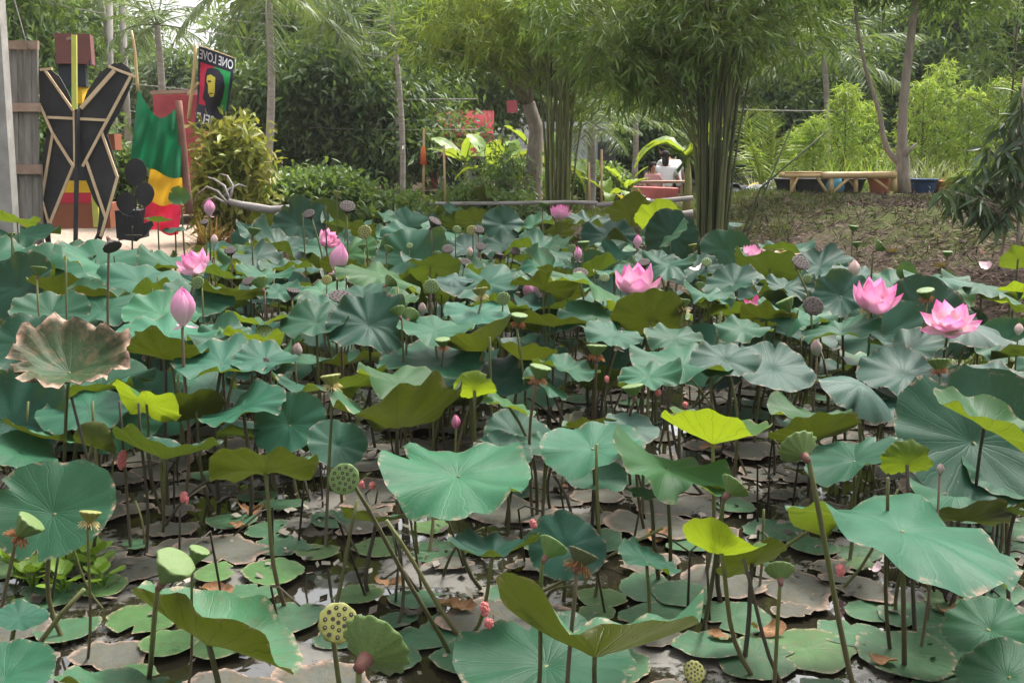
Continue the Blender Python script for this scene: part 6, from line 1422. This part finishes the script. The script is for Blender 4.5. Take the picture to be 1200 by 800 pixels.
n = 5000; x = rng.uniform(-8, -3, n); y = rng.uniform(12.2, 13.2, n); z = ground_z(x, y); keep = (z > .0) & (y < 12.75 + .2 * np.sin(x * 3)); x, y, z = x[keep], y[keep], z[keep]
o = ob('yard_edge_grass', leafcloud('yard_edge_grass', GRASSM, np.stack([x, y, z - .01], 1), rng.normal(size=(len(x), 3)) * .5 + np.array([0, 0, .8]), .14, .012, rng, .1, .3)); tag(o, None, None, kind='stuff')
n = 9000; x = rng.uniform(2.2, 5.4, n); y = rng.uniform(6.0, 12, n); dr = (x - 4.2) * .83 + (y - 9) * .55; keep = np.abs(dr + .1) < .55; x, y = x[keep], y[keep]; z = np.maximum(ground_z(x, y), 0)
o = ob('waterside_grass', leafcloud('waterside_grass', GRASSM, np.stack([x, y, z - .01], 1), rng.normal(size=(len(x), 3)) * .5 + np.array([0, 0, .9]), .28, .014, rng, .1, .3)); tag(o, None, None, kind='stuff')
for i, (px, py, w) in enumerate([(1043, 298, 9), (1152, 316, 11), (1103, 318, 10), (1150, 300, 5), (1062, 268, 4), (1100, 282, 5), (1050, 240, 5)]):
    p = on_ground(px, py, 8); V, Fc, uv = blade_mesh(760 + i, cup=.2, wave=.1, bend=.8, n=20); V = [(a, b * .55, c) for a, b, c in V]
    o = ob('bank_leaf', mesh_from('bank_leaf', V, Fc, [DEADL if i != 1 else PETW], uv=uv), None, p + Vector((0, 0, .03)), (.7, 0, random.uniform(0, 3)), w * p.y / F); tag(o, ['upright tan dead leaf on the bank over the largest flower', 'pale dead leaf flat on the bank below the sapling', 'tan dead leaf low on the bank left of the pale leaf', 'small dead leaf beneath the sapling branches', 'small dead leaf high on the mossy bank', 'dead leaf mid bank left of the sapling', 'dead leaf near the bank crest under the forked tree'][i], 'dead leaf', 'dead leaves on the bank')

# ---- people sitting far behind, and their things
SKIN = paint('skin', (.42, .22, .15)); HAIR = paint('dark_hair', (.02, .014, .012)); SHW = paint('white_shirt', (.72, .72, .74)); SHS = paint('grey_striped_shirt', (.62, .62, .64)); SHP = paint('pink_top', (.62, .3, .3)); DKT = paint('dark_trousers', (.05, .05, .06))
def skin_mesh(name, nodes, edges, mat, root=0, sub=2):
    me = bpy.data.meshes.new(name); me.from_pydata([n_[0] for n_ in nodes], edges, []); o = bpy.data.objects.new(name, me); COL.objects.link(o)
    o.modifiers.new('s', 'SKIN'); s_ = o.modifiers.new('u', 'SUBSURF'); s_.levels = sub; s_.render_levels = sub
    for i, v in enumerate(me.skin_vertices[0].data): r = nodes[i][1]; v.radius = r if isinstance(r, tuple) else (r, r); v.use_root = (i == root)
    bpy.context.view_layer.update(); m2 = bpy.data.meshes.new_from_object(o.evaluated_get(bpy.context.evaluated_depsgraph_get())); bpy.data.objects.remove(o); bpy.data.meshes.remove(me)
    m2.name = name; m2.materials.clear(); m2.materials.append(mat); m2.polygons.foreach_set('use_smooth', np.ones(len(m2.polygons), dtype=bool)); return m2
def person(label, p, rz, shirt, sc=1.0, lean=0.0, headf=0.0, hairlong=False, arms=((.26, .08, .30), (.24, .26, .10))):
    """seated on the ground, facing local -Y"""
    t_ = thing('person', label, 'person', p); t_.rotation_euler = (0, 0, rz); t_.scale = (sc,) * 3; f = lean
    N = [((0, 0, .12), (.15, .12)), ((0, -.04 - f * .1, .3), (.13, .1)), ((0, -.06 - f * .35, .5), (.15, .11)), ((0, -.05 - f * .5, .6), (.07, .06)), ((0, -.06 - f * .6 - headf * .05, .66), (.05, .05)), ((0, -.08 - f * .7 - headf * .1, .76), (.075, .09)), ((0, -.08 - f * .75 - headf * .15, .84), (.065, .08)), ((0, -.175 - f * .75 - headf * .15, .765), (.016, .016))]
    E = [(0, 1), (1, 2), (2, 3), (3, 4), (4, 5), (5, 6), (5, 7)]
    for s_ in (-1, 1):
        k = len(N); y2 = -.06 - f * .35
        N += [((s_ * .17, y2, .55), (.055, .055)), ((s_ * arms[0][0], y2 - arms[0][1], arms[0][2]), (.042, .042)), ((s_ * arms[1][0], y2 - arms[1][1], arms[1][2]), (.032, .032)), ((s_ * arms[1][0], y2 - arms[1][1] - .08, arms[1][2] - .03), (.03, .018))]
        E += [(2, k), (k, k + 1), (k + 1, k + 2), (k + 2, k + 3)]
        for q in range(4):
            k2 = len(N); a = N[k + 3][0]; N.append(((a[0] + s_ * (q - 1.5) * .018, a[1] - .07 + abs(q - 1.5) * .01, a[2] - .02), (.009, .009))); E.append((k + 3, k2))
        k2 = len(N); a = N[k + 2][0]; N.append(((a[0] - s_ * .04, a[1] - .06, a[2]), (.01, .01))); E.append((k + 2, k2))
        k = len(N); N += [((s_ * .12, -.16, .12), (.085, .085)), ((s_ * .3, -.42, .17), (.065, .065)), ((s_ * .08, -.46, .07), (.05, .05)), ((s_ * -.04, -.5, .06), (.04, .03))]; E += [(0, k), (k, k + 1), (k + 1, k + 2), (k + 2, k + 3)]
    ob('body', skin_mesh('body', N, E, SKIN), t_)
    g_ = lambda v, d: ((v[0]), tuple(q + d for q in (v[1] if isinstance(v[1], tuple) else (v[1], v[1]))))
    T = [g_(N[0], .02), g_(N[1], .03), g_(N[2], .03)]; T.append((tuple(lerp(a, b, .6) for a, b in zip(N[2][0], N[3][0])), (.09, .08))); TE = [(0, 1), (1, 2), (2, 3)]
    for k in (8, 8 + 13):
        a = len(T); T += [g_(N[k], .02), ((tuple(lerp(p_, q_, .6) for p_, q_ in zip(N[k][0], N[k + 1][0]))), (.062, .062))]; TE += [(2, a), (a, a + 1)]
    ob('shirt', skin_mesh('shirt', T, TE, shirt), t_)
    LN = [((0, 0, .12), (.165, .135))]; LE = []
    for k in (17, 17 + 13):
        a = len(LN); LN += [g_(N[k], .012), g_(N[k + 1], .012), g_(N[k + 2], .01)]; LE += [(0, a), (a, a + 1), (a + 1, a + 2)]
    ob('trousers', skin_mesh('trousers', LN, LE, DKT), t_)
    hc = Vector(N[5][0]) + Vector((0, .022, .055)); mb = MB(); mb.ball(hc, (.088, .1, .085), 14, 10)
    if hairlong: mb.ball(hc + Vector((0, .06, -.12)), (.07, .05, .14), 12, 8)
    ob('hair', mb.mesh('hair', HAIR), t_)
def sit(px, py, Y): p = at(px, py, Y); p.z = gz(p.x, p.y); return p
person('person in a white shirt with dark hair sitting turned away', sit(779, 218, 24.0), R_(170), SHW, 1.12, .1, hairlong=True)
person('person in a pale grey shirt bending forward beside the white shirted one', sit(791, 218, 24.2), R_(200), SHS, 1.3, .45, .5, arms=((.3, .05, .3), (.34, .1, .05)))
person('small person in a pink top facing the pond beside the white shirted one', sit(763, 220, 23.8), R_(15), SHP, .85, .05, hairlong=True)
t_ = thing('low_table', 'low brown plank table before the seated people', 'table', sit(768, 222, 22.8))
mb = MB(); a, b = at(734, 213, 22.8), at(806, 214, 22.8); mb.box(((a.x + b.x) / 2, 22.95, (a.z + b.z) / 2), (b.x - a.x, .5, .05)); mb.part('top', RAILW, t_, smooth=False)
for x in (742, 798):
    for dy in (.05, .5): mb = MB(); q = at(x, 214, 22.8 + dy); mb.box((q.x, 22.75 + dy, (q.z - .03 + gz(q.x, q.y)) / 2), (.06, .06, q.z - gz(q.x, q.y) - .06)); mb.part('leg', RAILW, t_, smooth=False)
COR = paint('coral_paint', (.62, .17, .16)); tp = sit(765, 230, 21.8); t_ = thing('coral_trough', 'long coral pink trough lying on the ground before the low table', 'trough', tp)
a, b = at(733, 221, 21.8), at(795, 223, 21.8); x0, x1 = a.x - tp.x, b.x - tp.x; zt = a.z - tp.z
V = [(x0 - .05, 0, zt + .04), (x1 + .02, 0, zt), (x1 + .02, .45, zt), (x0 - .05, .45, zt + .04), (x0 + .08, .08, .0), (x1 - .05, .08, .0), (x1 - .05, .38, 0), (x0 + .08, .38, 0), (x0 + .03, .06, zt), (x1 - .04, .06, zt - .03), (x1 - .04, .39, zt - .03), (x0 + .03, .39, zt), (x0 + .12, .12, .05), (x1 - .08, .12, .05), (x1 - .08, .34, .05), (x0 + .12, .34, .05)]
mb = MB(); mb.add(V, [(0, 4, 5, 1), (1, 5, 6, 2), (2, 6, 7, 3), (3, 7, 4, 0), (4, 7, 6, 5), (0, 1, 9, 8), (1, 2, 10, 9), (2, 3, 11, 10), (3, 0, 8, 11), (8, 9, 13, 12), (9, 10, 14, 13), (10, 11, 15, 14), (11, 8, 12, 15), (12, 13, 14, 15)])
ob('hull', mb.mesh('hull', COR, smooth=False), t_); landmark('the coral trough', 765, 228)
# bundles behind the bamboo
def heap(label, px, py, Y, mats, seed, s=.25, n=6):
    p = sit(px, py, Y); r = random.Random(seed); t_ = thing('cloth_bundle', label, 'bundle', p)
    for i in range(n):
        V, Fc, uv = blade_mesh(seed * 9 + i, cup=-.5, wave=.2, saddle=.2, n=24, crumple=.8)
        ob('cloth', mesh_from('cloth', V, Fc, [mats[i % len(mats)]], uv=uv), t_, (r.uniform(-.35, .35), r.uniform(-.15, .15), r.uniform(.08, .25)), (r.uniform(-.4, .4), r.uniform(-.4, .4), r.uniform(0, 6)), s * r.uniform(.7, 1.2))
heap('black and white striped cloths piled behind the dark bamboo stems', 873, 218, 19.5, [SHW, DKT, SHW, DKT, YELP], 3, .27, 8)
heap('dark and pale bags heaped right of the small banana plant', 742, 222, 21.5, [DKT, SHW, WALLG], 4, .2, 6)
heap('black and white things lying left of the young palm', 705, 222, 22.5, [SHW, DKT], 5, .25, 6)
# ------------------------------------------------------------------ telling alike things apart by what stands nearest
ORD = ['', 'second', 'third', 'fourth', 'fifth', 'sixth', 'seventh', 'eighth', 'ninth', 'tenth', 'eleventh', 'twelfth'] + ['%dth' % k for k in range(13, 60)]
GROUPED = {}
for o, noun, look, w in [(a[0], a[1], a[2], a[3]) for a in AUTO]:
    x, y = pix(w)
    best = min(LANDMARK, key=lambda q: (q[1] - x) ** 2 + ((q[2] - y) * 1.5) ** 2)
    dx, dy = x - best[1], y - best[2]
    rel = ('right of' if dx > 0 else 'left of') if abs(dx) > 1.2 * abs(dy) else ('below' if dy > 0 else 'above')
    GROUPED.setdefault((best[0], rel, noun), []).append(((dx * dx + dy * dy) ** .5, o, look))
for (lmk, rel, noun), L_ in GROUPED.items():
    L_.sort(key=lambda q: q[0])
    for k, (d, o, look) in enumerate(L_):
        o['label'] = f'{look} {noun} just {rel} {lmk}' if len(L_) == 1 else (f'{look} {noun} nearest {rel} {lmk}' if k == 0 else f'{look} {noun}, {ORD[k]} one {rel} {lmk}')
print('tris', sum(len(o.data.polygons) for o in S.objects if o.type == 'MESH'), 'objects', len(S.objects))

# ------------------------------------------------------------------ the damp air between here and the far trees
m = bpy.data.materials.new('haze'); m.use_nodes = True; t = m.node_tree; t.nodes.clear()
o = t.nodes.new('ShaderNodeOutputMaterial'); v = t.nodes.new('ShaderNodeVolumePrincipled'); v.inputs['Color'].default_value = (.95, .97, 1, 1); v.inputs['Density'].default_value = .00045; v.inputs['Anisotropy'].default_value = .2
t.links.new(v.outputs[0], o.inputs['Volume'])
mb = MB(); mb.box((0, 55, 6.2), (260, 210, 15.6)); tag(ob('haze', mb.mesh('haze', m, smooth=False)), None, None, kind='stuff')
